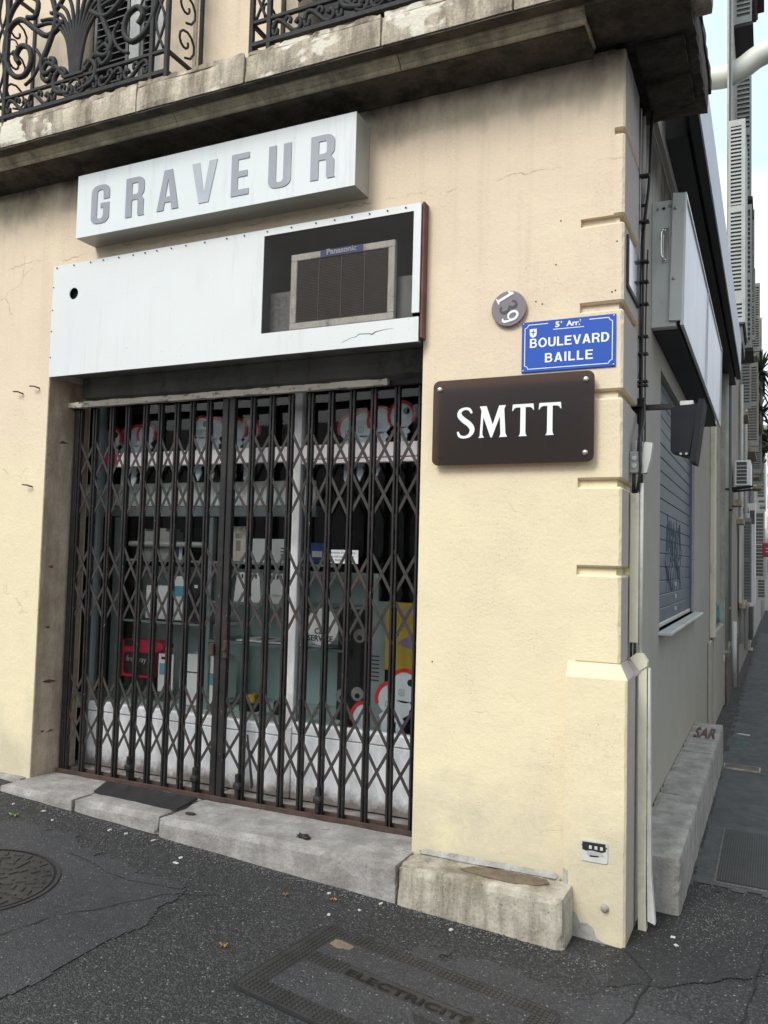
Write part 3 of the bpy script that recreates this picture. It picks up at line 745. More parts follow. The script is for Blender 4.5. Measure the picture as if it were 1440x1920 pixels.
# engraving machine model on the top shelf
t = thing('plastic_case', 'grey moulded case with two lugs on the upper glass shelf', 'case', (-3.1, .66, 1.553))
mb = MB(); mb.prism([(-3.28, 1.555), (-3.00, 1.555), (-3.0, 1.74), (-3.03, 1.74), (-3.03, 1.76), (-3.09, 1.76), (-3.09, 1.74), (-3.20, 1.74), (-3.20, 1.755), (-3.245, 1.755), (-3.245, 1.735), (-3.265, 1.735)], lambda u, v, d: (u, d, v), .66, .80); mb.build('shell', M['pvc_grey'], t)
t = thing('metal_bar', 'horizontal grey metal bar lying across the upper glass shelf', 'bar', (-3.3, .63, 1.64))
MB().lathe((-3.30, .62, 1.655), (1, 0, 0), [(.012, 0), (.018, .006), (.018, .66), (.012, .666)], 12).build('rod', M['alu'], t)
box_item('leaflet', 'small leaflet with a blue picture behind the metal bar', 'leaflet', -2.985, -2.90, .67, .675, 1.555, 1.66, M['paper'], ((.1, .7, .15, .8, M['navy']),))
box_item('engraved_plate', 'tall beige engraved plate standing beside the cabinet upright', 'plate', -2.56, -2.42, .72, .73, 1.555, 1.78, M['ac_body'], ((.35, .6, .3, .6, M['mould']), (.3, .65, .65, .8, M['mould'])))
t = thing('price_card', 'white folded price card with black lines on the upper shelf', 'card', (-2.2, .62, 1.553))
mb = MB(); mb.prism([(-2.38, 1.555), (-2.02, 1.555), (-2.02, 1.70), (-2.33, 1.70)], lambda u, v, d: (u, d, v), .62, .624); mb.build('card', M['paper'], t)
for q in range(3): MB().box(-2.11, -2.06, .6185, .6198, 1.60+.02*q, 1.607+.02*q).build('print', M['ink'], t)
box_item('blue_pack', 'small blue pack at the right end of the upper shelf', 'pack', -1.86+.02-.10, -1.80+.03, .62, .66, 1.56, 1.68, M['navy'], ((.3, .7, .3, .6, M['paper']),))
for i, (a, lab) in enumerate(((-2.43, 'white printed tag card left of the gate stile on the middle shelf'), (-2.20, 'white printed tag card right of the gate stile on the middle shelf'))):
    t = thing('tag_card', lab, 'card', (a, .6, 1.31), 'printed tag cards on the middle shelf')
    mb = MB(); mb.prism([(a, 1.31), (a+.20, 1.31), (a+.185, 1.49), (a+.02, 1.49)], lambda u, v, d: (u, d, v), .60, .604); mb.build('card', M['paper'], t)
    for q in range(6): MB().box(a+.03+.025*q, a+.042+.025*q, .5985, .5998, 1.455, 1.48).build('print', M['ink'], t)
    MB().box(a+.05, a+.14, .5985, .5998, 1.35, 1.365).build('print', M['alu'], t)
box_item('white_box', 'plain white box on the middle left glass shelf', 'box', -3.16, -2.96, .64, .80, 1.165, 1.38, M['paper'])
box_item('bottle_card', 'white card with a blue swirl beside the white box', 'card', -2.93, -2.82, .62, .63, 1.165, 1.45, M['paper'], ((.15, .85, .55, .78, M['cyan']),))
box_item('black_box', 'black box with a white letter at the cabinet upright', 'box', -2.80, -2.67, .62, .72, 1.165, 1.45, M['black'], ((.4, .6, .75, .82, M['paper']),))
# open catalogue lying on the lower right shelf
t = thing('catalogue', 'open catalogue with coloured prints lying on the lower right shelf', 'catalogue', (-2.0, .6, 1.08))
MB().box(-2.38, -1.72, .57, .88, 1.072, 1.082, .002).build('pages', M['paper'], t)
MB().box(-2.12, -1.95, .60, .66, 1.083, 1.0845).build('print', M['red_bag'], t); MB().box(-2.28, -2.2, .64, .74, 1.083, 1.0845).build('print', M['green_leaf'], t)
# red and black case
t = thing('red_case', 'crimson and black rounded carrying case on the window floor', 'case', (-3.1, .6, .78))
def rr(x0, x1, z0, z1, r, n=5):
    o = []
    for cx, cz, a0 in ((x1-r, z1-r, 0), (x0+r, z1-r, 90), (x0+r, z0+r, 180), (x1-r, z0+r, 270)):
        for i in range(n+1):
            a = radians(a0+90*i/n); o.append((cx+r*cos(a), cz+r*sin(a)))
    return o
P_ = lambda u, v, d: (u, d, v)
MB().prism([(-3.27, .79), (-3.02, .79), (-3.0, .95), (-2.93, .985), (-2.93, 1.01), (-2.99, 1.03), (-3.25, 1.03), (-3.31, 1.0), (-3.31, .97), (-3.28, .95)], P_, .56, .66).build('shell', M['red_bag'], t)
MB().prism(rr(-3.245, -3.04, .81, .95, .02), P_, .552, .5601).build('front_panel', M['black'], t)
MB().prism(rr(-3.25, -3.18, .985, 1.03, .012), P_, .553, .56).build('dark_corner', M['black'], t)
add('lettering', text_mesh('freeway', .052, M['pvc_grey'], front_xf(-3.14, .5505, .905)), t)
MB().box(-3.25, -3.0, .56, .68, .70, .789, .004).build('stand', M['black'], t)
t = box_item('brochure', 'white brochure with blue picture beside the crimson case', 'brochure', -2.965, -2.845, .56, .565, .715, .955, M['paper'], ((.1, .75, .45, .75, M['cyan']), (.2, .8, .85, .92, M['ink'])))
t = thing('round_container', 'pale rounded plastic container with blue print behind the brochure', 'container', (-2.68, .66, .64))
MB().prism(rr(-2.84, -2.53, .64, .96, .06), P_, .62, .80).build('body', M['pleat'], t); MB().box(-2.83, -2.55, .615, .62, .845, .85).build('print', M['ink'], t); MB().box(-2.60, -2.56, .615, .62, .78, .84).build('print', M['cyan'], t)
# rubber stamps
t = thing('rubber_stamp', 'black upright hand stamp on the window floor left of the white post', 'stamp', (-2.02, .56, .665))
MB().box(-2.08, -1.97, .54, .60, .66, .74, .006).build('base', M['black'], t); MB().lathe((-2.02, .57, .74), (0, 0, 1), [(.012, 0), (.010, .07), (.022, .09), (.024, .13), (.018, .135)], 12).build('handle', M['black'], t)
t = thing('yellow_stamp', 'small stamp with a yellow top on the window floor', 'stamp', (-2.24, .56, .665))
MB().box(-2.265, -2.205, .54, .60, .66, .71, .004).build('base', M['black'], t); MB().box(-2.26, -2.21, .538, .60, .712, .765, .006).build('cap', M['yellow'], t)
t = thing('wire_rack', 'small black wire rack between the gate stile and the yellow stamp', 'rack', (-2.35, .55, .665))
mb = MB()
for q in range(4): mb.tube([(-2.45+.045*q, .54, .66), (-2.45+.045*q, .54, .72), (-2.45+.045*q, .60, .72)], .003, 5)
mb.tube([(-2.46, .54, .70), (-2.30, .54, .70)], .003, 5); mb.build('wires', M['cable'], t)

# key-shaped signs
def key_sign(x, z, y, label, group, ang=0, hole=True, r=.078, rot=0, L_=.30):
    t = thing('key_sign', label, 'key sign', (x, y, z), group)
    c, s_ = cos(rot), sin(rot)
    fn = lambda u, v, d: (x+u*c-v*s_, y+d, z+u*s_+v*c)
    circ = [(r*.86*cos(2*pi*i/28), r*.86*sin(2*pi*i/28)) for i in range(28)]
    mb = MB(); mb.prism(circ, fn, -.006, .006)
    mb.prism([(-.034, -r*.75), (-.060, -r*1.02), (-.048, -r*1.22), (-.036, -r*1.2), (-.036, -L_), (-.018, -L_-.035), (.0, -L_), (.008, -L_*.92), (-.002, -L_*.85), (.010, -L_*.78), (.0, -L_*.7), (.036, -L_*.6), (.036, -r*1.2), (.055, -r*1.1), (.034, -r*.75)], fn, -.006, .005)
    mb.build('bow', M['key_grey'], t)
    a0, a1 = radians(-28), radians(208); o = []; n_ = 26
    for i in range(n_+1):
        a = a0+(a1-a0)*i/n_; o.append((r*cos(a), r*sin(a)))
    inn = [(u*.80, v*.80) for u, v in o]; mb = MB()
    for i in range(n_): mb.prism([o[i], o[i+1], inn[i+1], inn[i]], fn, -.010, .007)
    mb.build('rim', M['key_red'], t)
    if hole: MB().prism([(.019*cos(2*pi*i/16)+r*.35, .019*sin(2*pi*i/16)+r*.28) for i in range(16)], fn, -.0105, -.006).build('hole', M['black'], t)
    mb = MB(); mb.tube([fn(-.03, -.045, -.0095), fn(-.0, -.045, -.0095), fn(-.0, -.015, -.0095), fn(-.03, -.015, -.0095), fn(-.03, -.045, -.0095)], .0012, 4)
    mb.tube([fn(-.022, -.04, -.0095), fn(-.008, -.03, -.0095), fn(-.022, -.022, -.0095)], .0012, 4); mb.build('emblem', M['rail'], t)
    return t
ordn = ('leftmost', 'second from left', 'third from left', 'rightmost')
for i, (x, z) in enumerate(((-3.36, 2.345), (-3.285, 2.35), (-3.18, 2.355), (-3.085, 2.36))):
    key_sign(x, z, .50+.02*(3-i) if i else .49, 'red-rimmed grey key sign, %s of the four hanging at the left end' % ordn[i], 'key signs hanging from the transom', hole=(i == 0))
for i, (x, z) in enumerate(((-2.64, 2.385), (-2.555, 2.375), (-2.40, 2.365), (-2.31, 2.365))):
    key_sign(x, z, .50+.015*i, 'red-rimmed grey key sign, %s of the four hanging about the gate stile' % ordn[i], 'key signs hanging from the transom', hole=(i == 0))
for i, (x, z) in enumerate(((-1.60, 2.34), (-1.51, 2.355), (-1.40, 2.37), (-1.265, 2.39))):
    key_sign(x, z, .52-.012*i, 'red-rimmed grey key sign, %s of the four hanging at the right end' % ordn[i], 'key signs hanging from the transom', r=.085, hole=(i == 3), L_=.29)
for i, (x, z) in enumerate(((-1.475, .70), (-1.37, .755), (-1.30, .83), (-1.215, .905))):
    key_sign(x, z, .56-.02*i, 'large red-rimmed key sign, %s of the fan standing low in the right pane' % ordn[i], 'key signs fanned out at the window foot', r=.10, rot=-.35+.1*i, L_=.24)
# hanging round service sign, opening hours notice, posters
t = thing('round_sign', 'round grey and white key service sign hung beside the white post', 'sign', (-1.72, .47, 1.2))
MB().lathe((-1.725, .475, 1.20), (0, -1, 0), [(.105, 0), (.105, .004)], 32).build('disc', M['pleat'], t)
for q, (s_, z_) in enumerate((('CLÉ', 1.175), ('SERVICE', 1.135))): add('lettering', text_mesh(s_, .045, M['ink'], front_xf(-1.735, .470, z_), offset=.0008), t)
t = thing('opening_hours_notice', 'small white opening hours notice stuck on the right pane', 'notice', (-1.58, .43, 1.60))
MB().box(-1.675, -1.485, .4285, .4315, 1.565, 1.640).build('paper', M['paper'], t)
for q, s_ in enumerate(("Horaires d'ouverture :", 'Lundi au Vendredi', '9h00 à 17h00')):
    add('lettering', text_mesh(s_, .019, M['ink'], front_xf(-1.58, .428, 1.624-.021*q), extrude=.0002), t)
t = thing('yellow_poster', 'yellow poster with violet insect print low in the right pane', 'poster', (-1.2, .50, 1.15))
MB().box(-1.34, -1.02, .50, .502, .99, 1.36).build('sheet', M['yellow'], t)
MB().prism([(-1.27, 1.14), (-1.2, 1.18), (-1.12, 1.17), (-1.12, 1.10), (-1.22, 1.12)], P_, .4985, .4999).build('print', M['purple'], t)
MB().box(-1.24, -1.06, .4985, .4999, 1.29, 1.33).build('print', M['mould'], t)
t = thing('notice_sheet', 'grey notice sheet with lines of small print in the right pane', 'notice', (-1.45, .52, .8))
MB().box(-1.47, -1.345, .515, .517, .66, 1.36).build('sheet', M['rail'], t)
for q in range(7): MB().box(-1.46, -1.38, .5135, .5148, .92+.022*q, .927+.022*q).build('print', M['ink'], t)
t = thing('key_board', 'dark board with pairs of big round key blanks behind the right pane', 'board', (-1.6, .62, .7))
MB().box(-1.70, -1.49, .62, .64, .66, 1.30, .004).build('panel', M['black'], t)
for (a, z_) in ((-1.655, 1.13), (-1.555, 1.15), (-1.66, .80), (-1.56, .82)):
    MB().lathe((a, .62, z_), (0, -1, 0), [(.034, 0), (.040, .004), (.040, .008)], 18).build('key_blank', M['lintel'], t)
    MB().lathe((a, .612, z_-.01), (0, -1, 0), [(.015, 0), (.015, .003)], 14).build('key_hole', M['black'], t)

# ------------------------------------------------------------------ folding gate
G = thing('folding_gate', 'rusty black folding security gate closed across the shop window', 'gate', (-2.2, .2, .24))
bars = [-3.352, -3.225, -3.09, -2.96, -2.83, -2.712, -2.588, -2.472, -2.350, -2.21, -2.053, -1.926, -1.801, -1.679, -1.552, -1.428, -1.296, -1.159, -1.03]
bm = MB(); h = 2.235
bm.box(-.0150, -.0030, -.0135, .012, 0, h, .0015); bm.box(.0045, .0150, -.0115, .014, 0, h, .0015)
for z_ in (.30, .62, 1.1, 1.5, 1.95, 2.15): bm.box(-.0029, .0044, -.004, .004, z_, z_+.05)
barm = bm.mesh('bar', M['gate'])
for i, x in enumerate(bars):
    if i == 9: continue
    o = add('bar', barm, G, (x+random.uniform(-.002, .002), .2, .250)); o.rotation_euler = (0, random.uniform(-.0028, .0028), 0)
for dx in (-.024, .022):
    MB().box(-2.21+dx-.019, -2.21+dx+.019, .180, .215, .245, 2.49, .003).build('meeting_stile', M['gate'], G)
MB().box(-.998, -.965, .185, .225, .245, 2.50, .003).build('end_stile', M['gate'], G)
MB().box(X0+.034, -3.375, .19, .225, .245, 2.50, .003).build('end_stile', M['gate'], G)
# scissor links, each spanning two gaps; front and rear layers
lk = {}
def link(i, j, z0, z1, layer):
    xa, xb = bars[i], bars[j]; key = (round(xb-xa, 2), round(z1-z0, 3), layer)
    d = Vector((xb-xa, 0, z1-z0)); ln = d.length
    if key not in lk:
        u = d.normalized(); nv = Vector((-u.z, 0, u.x)); mb = MB(); pts = []
        e = .008
        for s_, w_ in ((-e, .004), (-e*.4, .0080), (ln+e*.4, .0080), (ln+e, .004)): pts.append(u*s_+nv*w_)
        for s_, w_ in ((ln+e, -.004), (ln+e*.4, -.0080), (-e*.4, -.0080), (-e, -.004)): pts.append(u*s_+nv*w_)
        y_ = -.0055 if layer == 0 else .0010
        mb.prism([(p.x, p.z) for p in pts], lambda a, b, dd: (a, y_+dd, b), 0, .003); lk[key] = mb.mesh('link', M['link'])
    add('link', lk[key], G, (xa, .2, z0+random.uniform(-.004, .004)))
for zA, zB, zC in ((2.290, 2.052, 1.815), (1.640, 1.408, 1.175), (.860, .628, .405)):
    for leaf in (list(range(0, 10)), list(range(9, 19))):
        n_ = len(leaf)
        for q in range(n_-2):
            link(leaf[q], leaf[q+2], zA, zC, 0); link(leaf[q], leaf[q+2], zC, zA, 1)
        for a, b in ((leaf[0], leaf[1]), (leaf[-2], leaf[-1])):
            if a == leaf[0]: link(a, b, zB, zC, 0); link(a, b, zB, zA, 1)
            else: link(a, b, zA, zB, 0); link(a, b, zC, zB, 1)
MB().rough(X0, -1.205, .155, .20, 2.490, 2.530, step=.02, amp=.003, rnd=.004, seed=2).build('top_rail', M['flaky'], G)
MB().box(X0+.005, X1, .200, .225, 2.498, 2.528, .002).build('top_track', M['gate'], G)
mb = MB(); mb.box(X0+.03, X1-.005, .165, .180, .236, .262, .002); mb.box(X0+.03, X1-.005, .222, .236, .236, .266, .002); mb.box(X0+.03, X1-.005, .18, .222, .234, .243); mb.build('bottom_track', M['rust'], G)
for x in (-2.83, -2.35, -2.06, -1.555):
    mb = MB(); mb.lathe((x, .185, .335), (0, -1, 0), [(.022, 0), (.028, .006), (.022, .022), (.01, .026)], 10); mb.box(x-.011, x+.011, .165, .19, .27, .40, .003); mb.build('roller', M['gate'], G)
mb = MB(); mb.box(-2.275, -2.245, .160, .178, 1.03, 1.10, .005); mb.build('hasp', M['rust'], G)
mb = MB(); mb.box(-2.178, -2.150, .155, .178, 1.02, 1.12, .006); mb.lathe((-2.163, .155, 1.075), (0, -1, 0), [(.012, 0), (.012, .008)], 10); mb.build('lock', M['rust'], G)
MB().prism([(-2.008, .62), (-1.998, .62), (-1.955, .355), (-1.962, .335), (-1.972, .340), (-1.972, .36)], lambda u, v, d: (u, d, v), .172, .176).build('drop_bolt', M['gate'], G)

# dark plate and bits on the step
t = MB(); t.prism([(-2.955, .135), (-2.29, .135), (-2.262, -.078), (-2.87, -.050)], lambda u, v, d: (u, v, d), .2395, .250); t.build('door_plate', M['cast_dark']);
tag(bpy.data.objects['door_plate'], 'flat dark metal plate lying on the pale stone step', 'plate')
t = MB(); t.rough(-1.50, -1.435, -.125, -.09, .240, .252, step=.008, amp=.008, rnd=.003, freq=60); t.build('dropping', M['cast_dark']); tag(bpy.data.objects['dropping'], 'dark crumpled clump of dirt on the long step stone', 'litter')
for i, (x, y, r) in enumerate(((-2.17, -.08, .022), (-2.05, -.05, .02), (-1.44, .06, .014), (-1.0, -.02, .02))):
    o = MB().prism([(x+r*1.5*cos(a*.628), y+r*.8*sin(a*.628)) for a in range(10)], lambda u, v, d: (u, v, d), .2385, .2412).build('gum_spot', M['conc' if i else 'cast'], B)

# ------------------------------------------------------------------ white panel with air conditioner
PN = thing('fascia_board', 'wide white sheet panel over the shop window with a screened opening', 'panel', (-2.2, -.06, 2.65))
YP = -.060
pl, pr_, pb, pt = -3.370, -.946, 2.641, 3.322
gl_, gr_, gb_, gt_ = -1.846, -.982, 2.762, 3.286
mbp = MB()
hx, hz, hr = -3.195, 3.135, .036
fn = lambda u, v, d: (u, YP+d, v)
mbp.box(pl, hx-hr, YP, YP+.006, pb, pt); mbp.box(hx-hr, hx+hr, YP, YP+.006, pb, hz-hr); mbp.box(hx-hr, hx+hr, YP, YP+.006, hz+hr, pt)
mbp.box(hx+hr, gl_, YP, YP+.006, pb, pt)
# round hole
for k_ in range(4):
    cx_, cz_ = ((1, 1), (-1, 1), (-1, -1), (1, -1))[k_]; n_ = 7
    arc = [(hx+hr*.97*cos(radians(90*k_+90*i/n_)), hz+hr*.97*sin(radians(90*k_+90*i/n_))) for i in range(n_+1)]
    mbp.prism([(hx+cx_*hr, hz+cz_*hr)]+arc[::-1], fn, 0, .006)
mbp.build('main_sheet', M['panel'], PN)
mbp = MB(); mbp.box(gl_, gr_, YP-.001, YP+.006, gt_, pt); mbp.box(gr_, pr_+.002, YP-.0035, YP+.004, gb_+.02, pt-.001); mbp.build('screen_frame', M['panel'], PN)
mbp = MB(); mbp.box(gl_-.0, pr_, YP-.0015, YP+.006, pb, gb_); mbp.build('lower_strip', M['panel'], PN)
MB().box(hx-.06, hx+.06, YP+.03, YP+.04, hz-.06, hz+.06).build('hole_back', M['black'], PN)
MB().box(pr_+.003, -.930, -.052, -.001, 2.66, 3.328, .002).build('brown_edge_board', M['brown_board'], PN)
mbp = MB(); mbp.box(pl+.01, pr_-.01, YP+.008, -.001, pb+.006, pb+.03); mbp.box(pl+.002, pl+.02, YP+.008, -.001, pb+.03, pt-.02); mbp.box(pl+.002, pr_+.0, YP+.008, -.001, pt-.018, pt-.002); mbp.build('batten', M['lintel'], PN)
sm_ = MB(); sm_.lathe((0, 0, 0), (0, -1, 0), [(.0045, -.001), (.0045, .001), (.002, .003)], 8); smesh = sm_.mesh('screw', M['edge_dark'])
xs = pl+.03
while xs < pr_-.02: add('screw', smesh, PN, (xs, YP-.004, pt-.014)); xs += random.uniform(.085, .15)
for z_ in (2.76, 2.92, 3.05, 3.19): add('screw', smesh, PN, (pl+.008, YP-.001, z_))
mb = MB(); mb.tube([(-1.36, YP-.002, 2.672), (-1.31, YP-.002, 2.690), (-1.28, YP-.002, 2.694), (-1.265, YP-.002, 2.706), (-1.21, YP-.002, 2.703), (-1.19, YP-.002, 2.698), (-1.175, YP-.002, 2.708), (-1.12, YP-.002, 2.716), (-1.08, YP-.002, 2.716)], [.0007, .0008, .001, .0016, .0016, .003, .0016, .001, .0004], 4); mb.build('paint_crack', M['edge_dark'], PN)
mb = MB(); mb.quad((gl_, YP+.003, gb_), (gr_, YP+.003, gb_), (gr_, YP+.003, gt_), (gl_, YP+.003, gt_)); mb.build('wire_screen', M['screen'], PN)
mb = MB()
for a in ((gl_, gb_, gl_, gt_), (gr_, gb_, gr_, gt_)): mb.quad((a[0], YP+.006, a[1]), (a[0], .32, a[1]), (a[0], .32, a[3]), (a[0], YP+.006, a[3]))
mb.quad((gl_, .32, gb_), (gr_, .32, gb_), (gr_, .32, gt_), (gl_, .32, gt_)); mb.quad((gl_, YP+.006, gb_), (gr_, YP+.006, gb_), (gr_, .32, gb_), (gl_, .32, gb_)); mb.quad((gl_, YP+.006, gt_), (gr_, YP+.006, gt_), (gr_, .32, gt_), (gl_, .32, gt_))
mb.build('recess', M['void'], PN)
A = thing('air_conditioner', 'old beige window air conditioner behind the wire screen', 'air conditioner', (-1.4, -.02, 2.77))
ax0, ax1, az0, az1, ay = -1.690, -1.092, 2.772, 3.172, -.034
mb = MB(); fwd = .036
mb.box(ax0, ax1, ay, ay+.03, az1-fwd, az1, .003); mb.box(ax0, ax1, ay, ay+.03, az0, az0+fwd, .003); mb.box(ax0, ax0+fwd, ay, ay+.03, az0+fwd, az1-fwd, .003); mb.box(ax1-fwd, ax1, ay, ay+.03, az0+fwd, az1-fwd, .003)
mb.build('front_frame', M['ac_body'], A)
MB().box(ax0+.005, ax1-.005, ay+.03, .31, az0+.002, az1-.004).build('casing', M['ac_fins'], A)
fm = MB(); fm.box(ax0+fwd, ax1-fwd, 0, .012, 0, .0035); fmesh = fm.mesh('fin', M['ac_fins'])
for i in range(40): add('fin', fmesh, A, (0, ay+.006, az0+fwd+.004+i*(az1-az0-2*fwd-.006)/40))
for i in (1, 2, 3):
    x = ax0+fwd+(ax1-ax0-2*fwd)*i/4; MB().box(x-.0015, x+.0015, ay+.003, ay+.006, az0+fwd, az1-fwd).build('rib', M['mould_dark'], A)
MB().box(-1.514, -1.268, ay-.002, ay-.0002, az1-fwd, az1).build('name_plate', M['blue_label'], A)
add('lettering', text_mesh('Panasonic', .040, M['pvc_white'], front_xf(-1.391, ay-.003, az1-.014, 1.1), offset=.0009), A)

# ------------------------------------------------------------------ letters drawn as outlines
def arc(cx, cy, r, a0, a1, n=7, ry=None):
    ry = ry or r; return [(cx+r*cos(radians(a0+(a1-a0)*i/n)), cy+ry*sin(radians(a0+(a1-a0)*i/n))) for i in range(n+1)]
# condensed bold capitals in a 0.5 x 1 box
Lw, st = .46, .15
GR = {
 'G': [arc(.17, .83, .17, 180, 90)+arc(.29, .83, .17, 90, 0)+[(.46, .62), (.31, .62), (.31, .80)]+arc(.23, .80, .08, 0, 180, 6)+[(.15, .20)]+arc(.23, .20, .08, 180, 360, 6)+[(.31, .40), (.24, .40), (.24, .52), (.46, .52), (.46, .17)]+arc(.29, .17, .17, 0, -90)+arc(.17, .17, .17, -90, -180)],
 'R': [[(0, 0), (0, 1), (.29, 1)]+arc(.29, .83, .17, 90, 0)+[(.46, .66)]+arc(.33, .64, .13, 10, -50, 4)+[(.40, .50), (.455, .40), (.455, .04), (.475, 0), (.325, 0), (.305, .05), (.305, .38), (.28, .43), (.155, .43), (.155, 0)],
       [(.155, .57), (.155, .86), (.26, .86)]+arc(.26, .81, .05, 90, 0, 4)+[(.31, .62)]+arc(.26, .62, .05, 0, -90, 4)],
 'A': [[(0, 0), (.155, 1), (.345, 1), (.50, 0), (.345, 0), (.32, .19), (.18, .19), (.155, 0)], [(.195, .33), (.305, .33), (.25, .78)]],
 'V': [[(0, 1), (.155, 0), (.345, 0), (.50, 1), (.345, 1), (.25, .22), (.155, 1)]],
 'E': [[(0, 0), (0, 1), (.42, 1), (.42, .86), (.155, .86), (.155, .58), (.38, .58), (.38, .44), (.155, .44), (.155, .14), (.42, .14), (.42, 0)]],
 'U': [[(0, 1), (.155, 1), (.155, .20)]+arc(.23, .20, .075, 180, 360, 6)+[(.305, 1), (.46, 1), (.46, .17)]+arc(.29, .17, .17, 0, -90)+arc(.17, .17, .17, -90, -180)],
}
# ------------------------------------------------------------------ GRAVEUR sign box
SG = thing('graveur_sign', 'long white box sign reading GRAVEUR in grey letters above the shop', 'sign', (-2.2, 0, 3.42))
gx0, gx1, gz0, gz1, gyf = -3.100, -1.262, 3.421, 3.795, -.156
MB().box(gx0, gx1, gyf, gyf+.004, gz0, gz1, .001).build('face', M['sign_white'], SG)
mb = MB(); mb.box(gx0+.001, gx1-.001, gyf+.004, -.0, gz1-.004, gz1-.001); mb.box(gx0+.001, gx1-.001, gyf+.004, 0, gz0+.001, gz0+.004); mb.box(gx0+.001, gx0+.004, gyf+.004, 0, gz0+.004, gz1-.004); mb.box(gx1-.004, gx1-.001, gyf+.004, 0, gz0+.004, gz1-.004)
mb.build('casing', M['sign_grime'], SG)
def put_glyphs(parent, shapes, seq, mat_of, y, z, scale, extrude=.004):
    for ch, x0, x1 in seq:
        us = [u for lp in shapes[ch] for u, v in lp]; a, b = min(us), max(us); sx = (x1-x0)/(b-a)
        me = outline_mesh([[((u-a)*sx, v*scale) for u, v in lp] for lp in shapes[ch]], mat_of(ch, x0), front_xf(x0, y, z), extrude)
        add('letter', me, parent)
put_glyphs(SG, GR, (('G', -2.985, -2.848), ('R', -2.725, -2.588), ('A', -2.498, -2.348), ('V', -2.262, -2.094), ('E', -2.000, -1.888), ('U', -1.767, -1.631), ('R', -1.515, -1.374)),
           lambda c, x: M['letter_pale'] if c == 'V' else M['letter'], gyf-.0022, 3.484, .226, .0018)

# ------------------------------------------------------------------ SMTT board
def stroke(pts, ws):
    P = [Vector(p) for p in pts]; Lf, Rt = [], []
    for i, p in enumerate(P):
        d = (P[min(i+1, len(P)-1)]-P[max(i-1, 0)]).normalized(); n_ = Vector((-d.y, d.x))
        Lf.append(tuple(p+n_*ws[i])); Rt.append(tuple(p-n_*ws[i]))
    return Lf+Rt[::-1]
def smooth_pts(ctrl, n=6):
    out = []; C = [Vector(c) for c in ctrl]
    for i in range(len(C)-1):
        p0, p1, p2, p3 = C[max(i-1, 0)], C[i], C[i+1], C[min(i+2, len(C)-1)]
        for k_ in range(n):
            t = k_/n; out.append(tuple(.5*((2*p1)+(p2-p0)*t+(2*p0-5*p1+4*p2-p3)*t*t+(3*p1-p0-3*p2+p3)*t**3)))
    out.append(tuple(C[-1])); return out
sc_ = smooth_pts([(.50, .80, .030), (.42, .925, .045), (.28, .955, .04), (.13, .89, .055), (.105, .74, .075), (.24, .59, .085), (.42, .45, .085), (.52, .28, .080), (.45, .11, .06), (.28, .04, .04), (.12, .08, .045), (.05, .22, .030)], 5)
S_ = [stroke([(p[0], p[1]) for p in sc_], [p[2] for p in sc_])]
SM = {
 'S': S_+[],
 'T': [[(.22, 0), (.26, .05), (.275, .12), (.275, .90), (.14, .90), (.07, .87), (.02, .80), (0, .80), (.02, 1.0), (.70, 1.0), (.72, .80), (.70, .80), (.65, .87), (.58, .90), (.445, .90), (.445, .12), (.46, .05), (.50, 0)]],
 'M': [[(0, 0), (.05, .05), (.10, .86), (.04, 1.0), (.27, 1.0), (.49, .40), (.70, 1.0), (.92, 1.0), (.87, .88), (.92, .12), (.98, 0), (.71, 0), (.755, .08), (.73, .66), (.47, 0), (.42, 0), (.17, .66), (.14, .10), (.20, 0)]],
}
SB = thing('smtt_board', 'dark smoked acrylic board with white letters SMTT under the blue street sign', 'sign', (-.49, 0, 2.04))
me = MB(); me.prism(rr(-.868, -.113, 2.042, 2.444, .030), lambda u, v, d: (u, d, v), -.036, -.042); me.build('board', M['plexi'], SB)
put_glyphs(SB, SM, (('S', -.745, -.658), ('M', -.640, -.502), ('T', -.480, -.379), ('T', -.358, -.256)), lambda c, x: M['white_paint'], -.0435, 2.165, .146, .0012)
bs = MB(); bs.lathe((0, 0, 0), (0, -1, 0), [(.013, 0), (.013, .004), (.009, .008), (.004, .009)], 14); bs.box(-.008, .008, -.0095, -.0085, -.0012, .0012); bsm = bs.mesh('bolt', M['screw'])
for x, z in ((-.835, 2.402), (-.150, 2.405), (-.150, 2.082)): add('bolt', bsm, SB, (x, -.042, z))
for x, z in ((-.835, 2.402), (-.150, 2.405), (-.150, 2.082), (-.835, 2.08)): MB().lathe((x, 0, z), (0, -1, 0), [(.007, 0), (.007, .036)], 8).build('spacer', M['cable'], SB)
MB().lathe((-.835, -.0422, 2.078), (0, -1, 0), [(.005, 0), (.005, .0006)], 10).build('bolt_hole', M['black'], SB)
# house number
HN = thing('house_number', 'round grey acrylic house number 139 hanging turned on its side', 'sign', (-.512, 0, 2.68))
MB().lathe((-.512, -.010, 2.765), (0, -1, 0), [(.082, 0), (.083, .002), (.083, .010), (.081, .012)], 36).build('disc', M['plexi_grey'], HN)
MB().lathe((-.512, 0, 2.765), (0, -1, 0), [(.02, 0), (.02, .0099)], 12).build('fixing', M['cable'], HN)
DG = {'1': [[(.12, 0), (.12, .06), (.22, .08), (.22, .78), (.10, .74), (.08, .80), (.26, 1.0), (.36, 1.0), (.36, .08), (.46, .06), (.46, 0)]],
      '9': [[(.08, .06)]+arc(.20, .20, .20, 250, 330, 3)+arc(.22, .66, .28, -22, 180, 14, .34)+arc(.22, .62, .28, 180, 300, 8, .26)+[(.30, .30), (.20, .10), (.10, .14)], arc(.22, .66, .15, 0, 360, 14, .22)[:-1]]}
rot_ = radians(-64)
